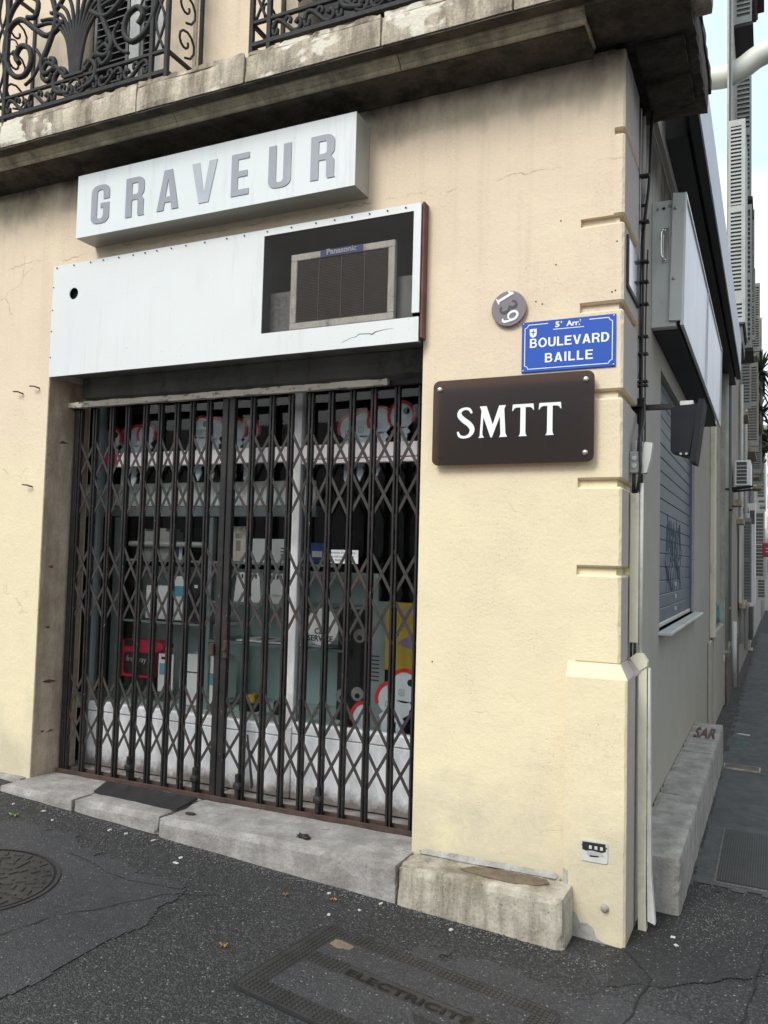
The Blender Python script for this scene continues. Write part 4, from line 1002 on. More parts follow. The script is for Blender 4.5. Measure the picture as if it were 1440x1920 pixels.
for ch, cx_, cz_, mm in (('1', -.530, 2.822, M['white_paint']), ('9', -.503, 2.722, M['white_paint'])):
    sh = [[((u-.24)*.085, (v-.5)*.085) for u, v in lp] for lp in DG[ch]]
    add('digit', outline_mesh(sh, mm, front_xf(cx_, -.0235, cz_, rot=rot_), .001), HN)
sc3 = smooth_pts([(-.20, .34, .05), (-.05, .47, .05), (.14, .40, .07), (.14, .16, .07), (-.02, .06, .04), (.17, -.06, .07), (.16, -.36, .07), (-.04, -.47, .05), (-.22, -.34, .05)], 4)
add('digit', outline_mesh([stroke([(p[0]*.085, p[1]*.085) for p in sc3], [p[2]*.085 for p in sc3])], M['digit_dark'], front_xf(-.513, -.0235, 2.772, rot=rot_), .001), HN)
# street name plate
ST = thing('street_sign', 'blue enamel street sign reading BOULEVARD BAILLE with white border', 'street sign', (-.24, 0, 2.46))
bx0, bx1, bz0, bz1 = -.451, -.030, 2.462, 2.695
mb = MB(); mb.box(bx0, bx1, -.008, -.0005, bz0, bz1, .0015); mb.build('plate', M['blue'], ST)
SANS = {
 'B': [[(0, 0), (0, 1), (.36, 1)]+arc(.36, .74, .26, 90, -35, 7)+[(.53, .53)]+arc(.38, .29, .29, 45, -90, 8), [(.17, .60), (.17, .85), (.35, .85)]+arc(.35, .725, .125, 90, -90, 6), [(.17, .15), (.17, .45), (.37, .45)]+arc(.37, .30, .15, 90, -90, 6)],
 'O': [arc(.40, .5, .40, 0, 360, 28, .52)[:-1], arc(.40, .5, .225, 0, 360, 24, .365)[:-1]],
 'U': [[(0, 1), (.17, 1), (.17, .36)]+arc(.34, .34, .17, 180, 360, 9, .20)+[(.51, 1), (.68, 1), (.68, .34)]+arc(.34, .32, .34, 0, -180, 12)],
 'L': [[(0, 0), (0, 1), (.18, 1), (.18, .155), (.58, .155), (.58, 0)]],
 'E': [[(0, 0), (0, 1), (.62, 1), (.62, .85), (.18, .85), (.18, .595), (.58, .595), (.58, .445), (.18, .445), (.18, .155), (.64, .155), (.64, 0)]],
 'V': [[(.26, 0), (.45, 0), (.71, 1), (.53, 1), (.355, .25), (.18, 1), (0, 1)]],
 'A': [[(0, 0), (.27, 1), (.46, 1), (.73, 0), (.55, 0), (.49, .20), (.24, .20), (.18, 0)], [(.285, .35), (.445, .35), (.365, .74)]],
 'R': [[(0, 0), (0, 1), (.40, 1)]+arc(.40, .72, .28, 90, -50, 8)+[(.52, .47), (.62, .36), (.64, .10), (.69, 0), (.50, 0), (.465, .12), (.455, .30), (.37, .40), (.18, .40), (.18, 0)], [(.18, .55), (.18, .85), (.38, .85)]+arc(.38, .70, .15, 90, -90, 6)],
 'D': [[(0, 0), (0, 1), (.32, 1)]+arc(.32, .5, .38, 90, -90, 14, .5), [(.18, .155), (.18, .845), (.31, .845)]+arc(.31, .5, .21, 90, -90, 12, .345)],
 'I': [[(0, 0), (0, 1), (.18, 1), (.18, 0)]]}
for word, xa_, xb_, z_ in (('BOULEVARD', -.4125, -.058, 2.574), ('BAILLE', -.342, -.128, 2.502)):
    ws_ = [max(u for lp in SANS[c] for u, v in lp) for c in word]; gap = .13 if word == 'BOULEVARD' else .17
    tot = sum(ws_)+gap*(len(word)-1); k_ = (xb_-xa_)/tot; x = xa_
    for c, w_ in zip(word, ws_):
        add('letter', outline_mesh([[(u*k_, v*.042) for u, v in lp] for lp in SANS[c]], M['enamel_white'], front_xf(x, -.0086, z_), .0004), ST); x += (w_+gap)*k_
def norm_text(body, x0, x1, z0, z1, y, mat, offset=.0012):
    me = text_mesh(body, .04, mat, front_xf(0, 0, 0), extrude=.0004, offset=offset)
    xs_ = [v.co.x for v in me.vertices]; zs_ = [v.co.z for v in me.vertices]
    for v in me.vertices: v.co = Vector((x0+(v.co.x-min(xs_))/(max(xs_)-min(xs_))*(x1-x0), y+v.co.y, z0+(v.co.z-min(zs_))/(max(zs_)-min(zs_))*(z1-z0)))
    return me
add('lettering', norm_text('5', -.297, -.278, 2.659, 2.685, -.0085, M['enamel_white']), ST)
add('lettering', norm_text('e', -.273, -.266, 2.676, 2.685, -.0085, M['enamel_white'], .0006), ST)
add('lettering', norm_text('Arr.', -.247, -.186, 2.659, 2.684, -.0085, M['enamel_white']), ST)
add('lettering', norm_text('t', -.188, -.182, 2.674, 2.687, -.0085, M['enamel_white'], .0006), ST)
mb = MB(); yb0, yb1 = -.0088, -.0080; i_ = .013; w_ = .0032
mb.box(-.306, -.168, yb0, yb1, 2.649, 2.652)
mb.box(bx0+.030, -.330, yb0, yb1, bz1-i_-w_, bz1-i_); mb.box(-.145, bx1-.030, yb0, yb1, bz1-i_-w_, bz1-i_)
mb.box(bx0+.030, bx1-.030, yb0, yb1, bz0+i_, bz0+i_+w_)
mb.box(bx0+i_, bx0+i_+w_, yb0, yb1, bz0+.030, bz1-.030); mb.box(bx1-i_-w_, bx1-i_, yb0, yb1, bz0+.030, bz1-.030)
for cx_, cz_, a0 in ((bx0+i_, bz1-i_, 270), (bx1-i_, bz1-i_, 180), (bx1-i_, bz0+i_, 90), (bx0+i_, bz0+i_, 0)):
    for q in range(6):
        a = radians(a0+15*q); b = radians(a0+15*(q+1)); ro, ri = .0185, .0155
        mb.prism([(cx_+ro*cos(a), cz_+ro*sin(a)), (cx_+ro*cos(b), cz_+ro*sin(b)), (cx_+ri*cos(b), cz_+ri*sin(b)), (cx_+ri*cos(a), cz_+ri*sin(a))], lambda u, v, d: (u, d, v), yb0, yb1)
mb.build('border', M['enamel_white'], ST)
sx_, sz_ = -.398, 2.645
mb = MB(); mb.prism([(sx_-.016, sz_+.016), (sx_+.016, sz_+.016), (sx_+.016, sz_-.008)]+arc(sx_, sz_-.008, .016, 0, -180, 6)[1:], lambda u, v, d: (u, d, v), yb0, yb1); mb.build('shield', M['enamel_white'], ST)
MB().box(sx_-.002, sx_+.002, yb0-.0006, yb0, sz_-.014, sz_+.012).build('cross', M['blue'], ST); MB().box(sx_-.010, sx_+.010, yb0-.0006, yb0, sz_-.002, sz_+.002).build('cross', M['blue'], ST)
for x in (bx0+.008, bx1-.008):
    for z in (bz0+.008, bz1-.008): add('bolt', bsm, ST, (x, -.008, z)).scale = (.3, .3, .3)
# small holes drilled in the plaster, and hooks at the left
for x, z in ((-.39, 2.79), (-.30, 2.95), (-.05, 2.795), (-.035, 2.80), (-.36, 2.775), (-.28, 3.15), (-.03, 3.02), (-.86, 1.12)):
    MB().lathe((x, .002, z), (0, -1, 0), [(.004, 0), (.004, .0028)], 8).build('drill_hole', M['edge_dark'], B)
for x, z in ((-3.52, 2.60), (-3.54, 1.99), (-3.66, 2.575)):
    t = thing('wall_hook', 'rusty hook in the cream wall, %s' % {2.60: 'upper one beside the white panel corner', 1.99: 'lower one beside the brown jamb', 2.575: 'the one at the left edge of the picture'}[z], 'hook', (x, 0, z), 'rusty hooks left of the shop')
    MB().tube([(x+.012, .004, z-.006), (x+.012, -.026, z-.004), (x+.008, -.032, z), (x-.034, -.034, z+.004)], .0045, 6).build('pin', M['rust'], t)
# broken junction plate and knob low on the corner
JP = thing('meter_plate', 'torn grey metal cover plate low on the corner plinth', 'cover plate', (-.092, -.036, .34))
MB().prism(rr(-.148, -.037, .345, .432, .008), lambda u, v, d: (u, d, v), -.0365, -.041).build('plate', M['alu'], JP)
MB().prism([(-.142, .424), (-.046, .426), (-.044, .395), (-.07, .385), (-.075, .368), (-.11, .365), (-.118, .385), (-.142, .392)], lambda u, v, d: (u, d, v), -.041, -.0418).build('torn_recess', M['cast_dark'], JP)
for x in (-.108, -.085, -.062): MB().box(x-.006, x+.006, -.044, -.0418, .398, .412, .001).build('terminal', M['alu'], JP)
MB().prism([(-.125, .388), (-.10, .392), (-.06, .388), (-.05, .375), (-.12, .372)], lambda u, v, d: (u, d, v), -.0418, -.0432).build('torn_flap', M['pvc_grey'], JP)
for x in (-.141, -.044): add('screw', smesh, JP, (x, -.0412, .41))
KN = MB().lathe((-.047, -.034, .165), (0, -1, 0), [(.017, 0), (.016, .012), (.010, .020), (.003, .022)], 12).build('stone_stud', M['conc']); tag(KN, 'small round knob below the torn cover plate on the plinth', 'knob')

# ------------------------------------------------------------------ side wall fittings
PQ = thing('mirror_plaque', 'small glossy framed plaque on the lane side of the corner', 'plaque', (0, .23, 2.82))
MB().box(.0005, .010, .062, .40, 2.83, 3.072, .002).build('frame', M['cable'], PQ); MB().box(.010, .012, .075, .388, 2.845, 3.058, .001).build('glass_face', M['plaque'], PQ)
CB = thing('wall_cables', 'bundle of black cables clipped down the corner beside the lane', 'cable', (.02, .45, 2.1))
def wire(pts, r, mat=M['cable']):
    pp = smooth_pts([(*p,) for p in pts], 6); MB().tube(pp, r, 6).build('cable', mat, CB)
wire([(.03, .66, 3.95), (.028, .64, 3.75), (.024, .60, 3.52), (.02, .52, 3.34), (.018, .47, 3.20), (.020, .445, 2.9), (.018, .44, 2.5), (.020, .44, 2.32), (.022, .445, 2.1), (.020, .45, 1.93)], .007)
wire([(.018, .70, 3.92), (.016, .66, 3.60), (.012, .55, 3.36), (.006, .49, 3.2), (.004, .470, 2.9), (.006, .465, 2.5), (.004, .47, 2.3), (.006, .47, 2.1), (.010, .46, 1.95)], .005)
wire([(.034, .50, 3.15), (.034, .46, 2.95), (.032, .452, 2.6), (.034, .45, 2.35), (.034, .455, 2.16)], .004)
wire([(.004, .455, 3.85), (.002, .455, 3.5), (.002, .452, 3.2), (.0, .45, 2.9), (.0, .45, 2.5)], .004, M['pvc_grey'])
for z in (3.5, 3.27, 3.07, 2.97, 2.86, 2.70, 2.615, 2.48, 2.46, 2.36):
    MB().box(-.03, .046, .434, .474, z, z+.010, .002).build('clip', M['cable'], CB)
t = thing('short_pipe', 'short grey conduit pipe ending above the light box', 'pipe', (-.01, .64, 3.3))
MB().tube([(-.01, .63, 3.30), (-.01, .63, 3.9)], .014, 10).build('tube', M['pvc_grey'], t); MB().box(-.03, .012, .61, .65, 3.42, 3.435, .002).build('clip', M['cable'], t)
JB = thing('junction_boxes', 'cluster of grey electrical junction boxes on the corner cables', 'junction box', (.02, .2, 2.0))
MB().box(.001, .042, .195, .235, 2.013, 2.112, .004).build('box', M['pvc_grey'], JB)
for z in (2.045, 2.08): MB().lathe((.022, .195, z), (0, -1, 0), [(.012, 0), (.012, .003), (.009, .005)], 12).build('knockout', M['alu'], JB)
MB().prism([(.050, 2.013), (.074, 2.016), (.090, 2.075), (.100, 2.150), (.066, 2.157), (.052, 2.10)], lambda u, v, d: (u, d, v), .21, .26).build('tilted_box', M['pvc_white'], JB)
MB().box(.015, .050, .24, .28, 2.10, 2.168, .004).build('rear_box', M['pvc_white'], JB)
wire([(.030, .44, 2.40), (.045, .33, 2.28), (.050, .21, 2.19), (.048, .190, 2.10), (.050, .188, 2.03), (.040, .20, 1.96), (.028, .215, 1.92)], .0075)
wire([(.020, .44, 2.36), (.034, .30, 2.22), (.038, .215, 2.17), (.036, .21, 2.11)], .005)
TR = thing('cable_trunking', 'cream plastic cable covers running down the corner beside the lane', 'cable trunking', (0, .2, 0))
MB().box(.004, .043, .198, .236, 1.250, 1.922, .004).build('cover', M['pvc'], TR)
MB().tube([(.052, .225, 1.18), (.052, .225, 1.97)], .009, 10).build('pipe', M['pvc_white'], TR)
for a, r_ in ((.013, .006), (.029, .007)): MB().tube([(a, .215, 1.17), (a, .215, 1.26)], r_, 6).build('cable', M['cable'], TR)
MB().tube([(.018, .215, 1.91), (.020, .212, 2.02)], .009, 6).build('cable', M['cable'], TR)
MB().prism([(-.004, 1.158), (.020, 1.182), (.060, 1.126), (.036, 1.100)], lambda u, v, d: (u, d, v), .185, .24).build('elbow_cover', M['side_mauve'], TR)
MB().prism([(.012, 1.184), (.038, 1.206), (.066, 1.205), (.088, 1.172), (.086, 1.153), (.054, 1.130)], lambda u, v, d: (u, d, v), .183, .235).build('elbow_cover', M['pvc'], TR)
MB().prism([(.050, 1.140), (.084, 1.144), (.087, .60), (.087, .12), (.090, .005), (.056, .0), (.051, .5)], lambda u, v, d: (u, d, v), .19, .235).build('cover', M['pvc'], TR)
MB().prism([(.088, 1.144), (.098, 1.135), (.104, .55), (.108, .25), (.126, .04), (.094, .05), (.090, .3)], lambda u, v, d: (u, d, v), .20, .24).build('cover', M['pvc_white'], TR)

LB = thing('light_box', 'grey metal light box sign with handle projecting on the lane side', 'light box', (.06, 1.13, 2.92))
lz0, lz1, lx = 2.935, 3.680, .125
mb = MB(); mb.box(SX, lx-.02, 1.135, 4.72, lz0, lz1-.02, .003); mb.build('case', M['alu'], LB)
mb = MB(); mb.prism([(.068, lz0+.03), (.132, lz0+.025), (.150, lz1), (.086, lz1+.01)], lambda u, v, d: (u, d, v), 1.115, 1.134); mb.build('end_flange', M['alu'], LB)
mb = MB(); mb.prism([(.1265, lz0+.0), (.145, lz0+.0), (.158, lz1+.005), (.141, lz1+.005)], lambda u, v, d: (u, d, v), 1.12, 1.15); mb.prism([(.128, lz0), (.145, lz0), (.145, lz0+.018), (.128, lz0+.018)], lambda u, v, d: (u, d, v), 1.151, 4.78)
mb.prism([(.141, lz1-.010), (.158, lz1-.010), (.158, lz1+.008), (.141, lz1+.008)], lambda u, v, d: (u, d, v), 1.151, 4.78); mb.prism([(.1285, lz0), (.145, lz0), (.158, lz1+.008), (.141, lz1+.008)], lambda u, v, d: (u, d, v), 4.781, 4.80)
mb.prism([(.138, lz0+.02), (.147, lz0+.02), (.1575, lz1-.01), (.149, lz1-.01)], lambda u, v, d: (u, d, v), 2.93, 2.945); mb.build('face_frame', M['alu_light'], LB)
mb = MB(); mb.prism([(.125, lz0+.018), (.135, lz0+.018), (.149, lz1-.010), (.139, lz1-.010)], lambda u, v, d: (u, d, v), 1.151, 4.78); mb.build('luminous_face', M['lightface'], LB)
mb = MB(); mb.box(.030, .062, 1.128, 1.1335, 3.30, 3.50, .001); mb.build('handle_plate', M['chrome'], LB)
MB().tube(smooth_pts([(.044, 1.13, 3.315), (.036, 1.10, 3.32), (.026, 1.098, 3.345), (.026, 1.098, 3.455), (.036, 1.10, 3.48), (.044, 1.13, 3.485)], 4), .005, 8).build('handle', M['chrome'], LB)
for x, z in ((.005, 3.615), (.068, 3.625), (.10, 3.60), (.092, 3.20)): add('bolt', bsm, LB, (x, 1.113 if x > .08 else 1.133, z)).scale = (.7, .7, .7)
MB().lathe((.035, 1.1335, 3.615), (0, -1, 0), [(.009, 0), (.009, .001)], 10).build('cable_hole', M['black'], LB)
MB().box(SX+.003, .115, 1.20, 4.70, lz0-.006, lz0-.0005).build('underside', M['awn_dark'], LB)
# floodlight on its arm
FL = thing('floodlight', 'black floodlight on a bracket arm below the light box', 'floodlight', (.2, .5, 2.1))
MB().box(-.002, .155, .49, .512, 2.352, 2.378, .002).build('arm', M['cable'], FL); MB().box(-.03, .014, .475, .53, 2.29, 2.41, .003).build('wall_bracket', M['cable'], FL)
MB().prism([(.150, 2.350), (.205, 2.362), (.272, 2.365), (.232, 2.115), (.150, 2.145)], lambda u, v, d: (u, d, v), .46, .60).build('housing', M['flood'], FL)
MB().prism([(.275, 2.385), (.300, 2.382), (.262, 2.085), (.236, 2.095)], lambda u, v, d: (u, d, v), .44, .64).build('front_glass_frame', M['flood'], FL)
MB().box(.19, .25, .47, .52, 2.362, 2.384, .002).build('hinge', M['alu'], FL)
for x in (.197, .222): MB().lathe((x, .455, 2.128), (0, -1, 0), [(.006, 0), (.006, .006)], 8).build('screw', M['screw'], FL)
# awning cassette over the lane side
AW = thing('awning_box', 'long charcoal awning cassette with pale blue-white fascia along the lane', 'awning', (.1, 1.2, 4.2))
MB().box(SX, .128, 1.50, 9.0, 4.196, 4.50, .003).build('cassette', M['awn_dark'], AW)
MB().box(.150, .205, 1.26, 8.6, 4.190, 4.52, .003).build('front_profile', M['awn_dark'], AW)
MB().box(.129, .149, 1.30, 8.6, 4.23, 4.50).build('slot', M['black'], AW)
MB().prism([(.207, 4.185), (.216, 4.185), (.222, 4.62), (.209, 4.62)], lambda u, v, d: (u, d, v), 1.20, 8.2).build('fascia', M['awn_white'], AW)
MB().box(.10, .204, 1.235, 1.258, 4.20, 4.55, .002).build('end_cap', M['awn_dark'], AW)
MB().prism([(.115, 4.44), (.150, 4.52), (.185, 4.56), (.185, 4.50), (.15, 4.44)], lambda u, v, d: (u, d, v), 1.20, 1.232).build('bent_flap', M['alu'], AW)

# ------------------------------------------------------------------ balcony railings and upper windows
def spiral(cx, cz, r0, r1, a0, a1, n=14):
    return [(cx+(r0+(r1-r0)*i/n)*cos(radians(a0+(a1-a0)*i/n)), cz+(r0+(r1-r0)*i/n)*sin(radians(a0+(a1-a0)*i/n))) for i in range(n+1)]
def railing(xc, hw, label, y=-.285):
    R = thing('balcony_railing', label, 'balcony railing', (xc, y, 4.14), 'wrought iron balcony railings')
    z0 = 4.185
    to = lambda pts, yy=y: [(u, yy, v) for u, v in pts]
    def bar(name, x0, x1, z_, s_=.013): MB().box(x0, x1, y-s_, y+s_, z_-s_, z_+s_, .003).build(name, M['iron'], R)
    bar('bottom_rail', xc-hw, xc+hw, z0); bar('middle_rail', xc-hw, xc+hw, z0+.118, .010); bar('top_rail', xc-hw, xc+hw, z0+.86, .02)
    for s_ in (-1, 1):
        for dx in (0, .105):
            x = xc+s_*(hw-dx) ; MB().box(x-.012, x+.012, y-.012, y+.012, z0-.045, z0+.86, .002).build('post', M['iron'], R)
        x = xc+s_*hw
        MB().box(x-.012, x+.012, -.012, -.002+.01, z0-.04, z0+.86, .002).build('post', M['iron'], R)
        for z_ in (z0, z0+.118, z0+.86): MB().box(x-.009, x+.009, y+.014, .0, z_-.009, z_+.009).build('return_rail', M['iron'], R)
        mb = MB()
        for zz_ in (.25, .45, .65):
            mb.tube([(x, p[0], p[1]) for p in spiral(-.14, z0+zz_, .09, .02, -90, 380)], .007, 5)
        mb.build('return_scroll', M['iron'], R)
        # narrow end panel twist
        mb = MB(); xe = xc+s_*(hw-.053)
        mb.tube(to(smooth_pts([(xe-.03, z0+.13), (xe+.03, z0+.30), (xe-.03, z0+.48), (xe+.03, z0+.66), (xe, z0+.84)], 5)), .008, 5)
        mb.tube(to(smooth_pts([(xe+.03, z0+.13), (xe-.03, z0+.30), (xe+.03, z0+.48), (xe-.03, z0+.66), (xe, z0+.84)], 5)), .008, 5); mb.build('end_twist', M['iron'], R)
    # frieze of running scrolls between the two lower rails
    n_ = 6; w_ = (2*hw-.24)/n_
    for i in range(n_):
        xa = xc-hw+.12+w_*i; s_ = 1 if i < n_/2 else -1; f = lambda pts: [(xa+w_/2+s_*p[0], p[1]) for p in pts]
        mb = MB()
        mb.tube(to(f(smooth_pts([(-w_*.46, z0+.055), (-w_*.38, z0+.092), (-w_*.2, z0+.088), (0, z0+.055), (w_*.2, z0+.022), (w_*.38, z0+.022), (w_*.44, z0+.052), (w_*.36, z0+.076), (w_*.27, z0+.055)], 4))), .012, 6)
        mb.tube(to(f(smooth_pts([(-w_*.46, z0+.055), (-w_*.42, z0+.024), (-w_*.33, z0+.028), (-w_*.32, z0+.052)], 4))), .011, 6)
        mb.tube(to(f(smooth_pts([(-w_*.1, z0+.066), (-w_*.02, z0+.10), (w_*.1, z0+.088), (w_*.08, z0+.066)], 4))), .010, 6)
        mb.build('scroll', M['iron'], R)
    zb = z0+.128
    # palmette fan
    mb = MB()
    for i in range(11):
        a = (i-5)/5.0
        mb.tube(to(smooth_pts([(xc+a*.030, zb+.00), (xc+a*.045, zb+.12), (xc+a*.085, zb+.26), (xc+a*.20, zb+.42-.05*abs(a)), (xc+a*.36, zb+.52-.14*abs(a))], 5)), .012, 5)
    mb.build('palmette', M['iron'], R)
    mb = MB(); mb.box(xc-.075, xc+.075, y-.018, y+.018, zb-.005, zb+.016, .004)
    mb.tube(to(spiral(xc, zb-.06, .045, .045, 0, 360)), .009, 6); mb.build('palmette_collar', M['iron'], R)
    for s_ in (-1, 1):
        f = lambda pts: [(xc+s_*p[0], p[1]) for p in pts]
        for nm, ctrl, r_ in (
            ('scroll', [(.035, zb-.09), (.14, zb-.06), (.16, zb+.02), (.11, zb+.07), (.07, zb+.04), (.09, zb+.01)], .011),
            ('scroll', [(.06, zb+.0), (.16, zb+.10), (.23, zb+.13), (.26, zb+.06), (.21, zb+.02), (.18, zb+.06)], .010),
            ('scroll', [(.25, zb+.62), (.17, zb+.40), (.22, zb+.24), (.27, zb+.14), (.24, zb+.07), (.17, zb+.09), (.17, zb+.14), (.20, zb+.15)], .012),
            ('scroll', [(.10, zb+.36), (.22, zb+.30), (.34, zb+.37), (.46, zb+.46), (.56, zb+.42), (.585, zb+.28), (.52, zb+.14), (.42, zb+.10), (.36, zb+.17), (.38, zb+.26), (.45, zb+.29), (.49, zb+.24), (.46, zb+.19)], .012),
            ('scroll', [(.40, zb+.04), (.33, zb+.08), (.28, zb+.17), (.32, zb+.24)], .007),
            ('scroll', [(.585, zb+.28), (.56, zb+.50), (.45, zb+.60), (.33, zb+.54), (.34, zb+.45), (.41, zb+.46)], .011),
            ('scroll', [(.20, zb+.42), (.12, zb+.50), (.10, zb+.62), (.18, zb+.70), (.30, zb+.66)], .010),
            ('tendril', [(.46, zb+.27), (.50, zb+.34), (.55, zb+.36)], .004)):
            MB().tube(to(f(smooth_pts(ctrl, 5))), r_*1.4, 7).build(nm, M['iron'], R)
        mb = MB()
        for (dx, dz_) in ((.49, .24), (.475, .275), (.51, .265), (.24, .155), (.165, .085)):
            mb.lathe((xc+s_*dx, y-.014, zb+dz_), (0, 1, 0), [(.004, 0), (.017, .008), (.017, .020), (.004, .028)], 8)
        mb.build('rosette', M['iron'], R)
    return R
railing(-3.03, .67, 'black wrought iron balcony railing with palmette at the upper left')
railing(-1.14, .67, 'black wrought iron balcony railing at the top middle of the facade')
# the windows behind the railings: jamb boards, louvred shutters
def upper_window(xa, xb):
    cols = [(xa, xa+.26, 'dark'), (xa+.27, xa+.55, 'lv'), (xa+.56, xa+.64, 'board'), (xa+.65, xa+.74, 'lv'), (xa+.745, xb, 'board')]
    for a, b, k_ in cols:
        if k_ == 'dark': MB().box(a, b, .10, .13, 4.14, 6.2).build('window_pane', M['awn_dark'], B)
        elif k_ == 'board': MB().box(a, b, .055, .10, 4.14, 6.2, .004).build('window_frame', M['board_white'], B)
        else:
            sh = MB(); sh.box(a, a+.02, .06, .10, 4.14, 6.2); sh.box(b-.02, b, .06, .10, 4.14, 6.2); sh.box(a+.02, b-.02, .098, .10, 4.14, 6.2); s_ = sh.build('shutter_leaf', M['shutter_dark'], B)
            lm = MB()
            lm.prism([(.062, 0), (.096, .030), (.096, .036), (.062, .006)], lambda u, v, d: (d, u, v), a+.021, b-.021); lmm = lm.mesh('louvre', M['shutter_dark'])
            for i in range(22): add('louvre', lmm, s_, (0, 0, 4.17+.045*i))
    MB().box(xa-.02, xb+.02, .14, .2, 4.14, 6.3).build('window_back', M['black'], B)
upper_window(-3.30-.22, -2.62)
upper_window(-1.62, -.74)

# ------------------------------------------------------------------ houses down the lane
def house(label, y0, y1, zt_, mat, name='terrace_house', xw=.03, kx=-.047, base=True):
    h_ = thing(name, label, 'house', (xw, (y0+y1)/2, -1))
    mb = MB(); sl_ = lambda y: xw+kx*(y-8.9)-.02
    mb.prism([(xw, y0), (xw, y1), (min(sl_(y1), xw-.12), y1), (min(sl_(y0), xw-.02), y0)], lambda u, v, d: (u, v, d), -2, zt_); mb.build('facade_wall', mat, h_)
    return h_
H2 = house('narrow grey rendered house with louvred window boxes next along the lane', 8.9, 12.9, 12.0, M['far_wall'])
MB().box(-3, .028, 8.16, 12.28, -1.2, 4.55).build('ground_floor_wall', M['far_wall'], H2)
MB().box(.03, .062, 8.17, 12.3, -1, .42, .01).build('peeling_plinth', M['dark_base'], H2)
mb = MB(); mb.box(-.1, .36, 9.0, 12.92, 12.0, 12.12); mb.box(-.1, .47, 9.0, 12.92, 12.12, 12.26); mb.build('eave', M['eave'], H2)
for i in range(14): MB().box(.032, .34, 11.1+.125*i, 11.17+.125*i, 11.88, 11.995, .01).build('eave_tile', M['eave'], H2)
H3 = house('tall pale grey house with open shutters in the middle of the lane', 12.92, 27, 9.4, M['far_wall'], xw=.05)
H4 = house('lower whitish house with striped shutters further down the lane', 27.02, 46, 8.0, M['far_white'], xw=.06)
H5 = house('dark far house near the end of the lane', 46.02, 70, 6.5, M['far_wall'], xw=.10)
# windows of the lane houses: recesses with sills, louvred leaves standing open
def louvre_panel(parent, x0, x1, y, z0, z1, cols=1, mat=None, dz=.06, th=.035):
    mat = mat or M['louvre']; mb = MB(); w_ = (x1-x0)/cols; fr_ = min(.03, w_*.16)
    for c_ in range(cols+1):
        xx = x0+w_*c_; mb.box(max(x0, xx-fr_), min(x1, xx+fr_), y, y+th, z0, z1)
    for c_ in range(cols):
        xa, xb = x0+w_*c_+fr_, x0+w_*(c_+1)-fr_
        mb.box(xa, xb, y, y+th, z0, z0+fr_*3); mb.box(xa, xb, y, y+th, z1-fr_*3, z1)
        if z1-z0 > 1.2: mb.box(xa, xb, y, y+th, (z0+z1)/2-fr_*1.5, (z0+z1)/2+fr_*1.5)
    o = mb.build('shutter_leaf', mat, parent); MB().box(x0+fr_, x1-fr_, y+th*.82, y+th*.95, z0+fr_, z1-fr_).build('louvre_gap_shade', M['louvre_gap_shade'], o)  # dark sheet added behind the slats so the gaps look shaded
    lm = MB(); lm.prism([(y+.002, 0), (y+th*.7, dz*.22), (y+th*.7, dz*.22+.01), (y+.002, dz*.48)], lambda u, v, d: (d, u, v), x0+fr_, x1-fr_); lmm = lm.mesh('louvre', mat)
    return o, lmm
def fill_louvres(o, lmm, z0, z1, dz, back=True):
    n_ = int((z1-z0-.16)/dz)
    n_ = min(n_, 60)
    for i in range(n_): add('louvre', lmm, o, (0, 0, z0+.09+dz*i))
def back_dark(parent, x0, x1, y, z0, z1): MB().box(x0+.012, x1-.012, y+.036, y+.040, z0+.01, z1-.01).build('louvre_gap_shade', M['shutter_dark'], parent)
o, lm_ = louvre_panel(H2, .035, .235, 8.70, 5.36, 7.95, 1, dz=.055); fill_louvres(o, lm_, 5.36, 7.95, .055)
o, lm_ = louvre_panel(H2, -.05, .237, 8.69, 5.02, 5.36, 2); fill_louvres(o, lm_, 5.02, 5.36, .06)
MB().box(.235, .255, 8.70, 9.9, 5.02, 7.95).build('shutter_side', M['louvre'], H2)
MB().box(-.05, .24, 8.69, 9.9, 4.99, 5.015).build('box_floor', M['awn_dark'], H2)
MB().box(.03, .22, 8.72, 9.85, 4.75, 4.985).build('box_bracket', M['shutter_dark'], H2)
for (y_, z0, z1, xo) in ((10.9, 5.2, 7.6, .30), (10.92, 7.75, 10.0, .29), (10.6, 10.55, 11.85, .30)):
    o, lm_ = louvre_panel(H2, .04, xo, y_, z0, z1, 1); fill_louvres(o, lm_, z0, z1, .08)
    mb = MB(); mb.box(.03, xo+.02, y_, y_+.9, z0-.06, z0-.01); mb.build('window_sill', M['awn_dark'], H2)
for (y_, z0, z1, xo) in ((13.2, 4.6, 6.4, .24), (13.6, 6.9, 8.6, .29), (15.5, 4.2, 6.0, .33), (15.9, 6.6, 8.2, .27), (18.0, 4.4, 6.3, .31), (18.2, 6.9, 8.6, .34), (21, 4.2, 6.1, .35), (21.3, 6.9, 8.6, .35), (24.5, 4.2, 6.1, .36), (24.6, 6.8, 8.5, .36), (14.5, .9, 2.6, .22)):
    o, lm_ = louvre_panel(H3, .06, xo, y_, z0, z1, 1, (M['louvre'], M['louvre_old'], M['far_wall'])[int(y_*10) % 3], dz=.06); fill_louvres(o, lm_, z0, z1, .06)
    MB().box(.05, xo-.06, y_, y_+1.1, z0-.12, z0-.05).build('window_sill', M['mould'], H3)
    MB().box(.05, .056, y_+.05, y_+1.0, z0, z1).build('window_recess', M['shutter_dark'], H3)
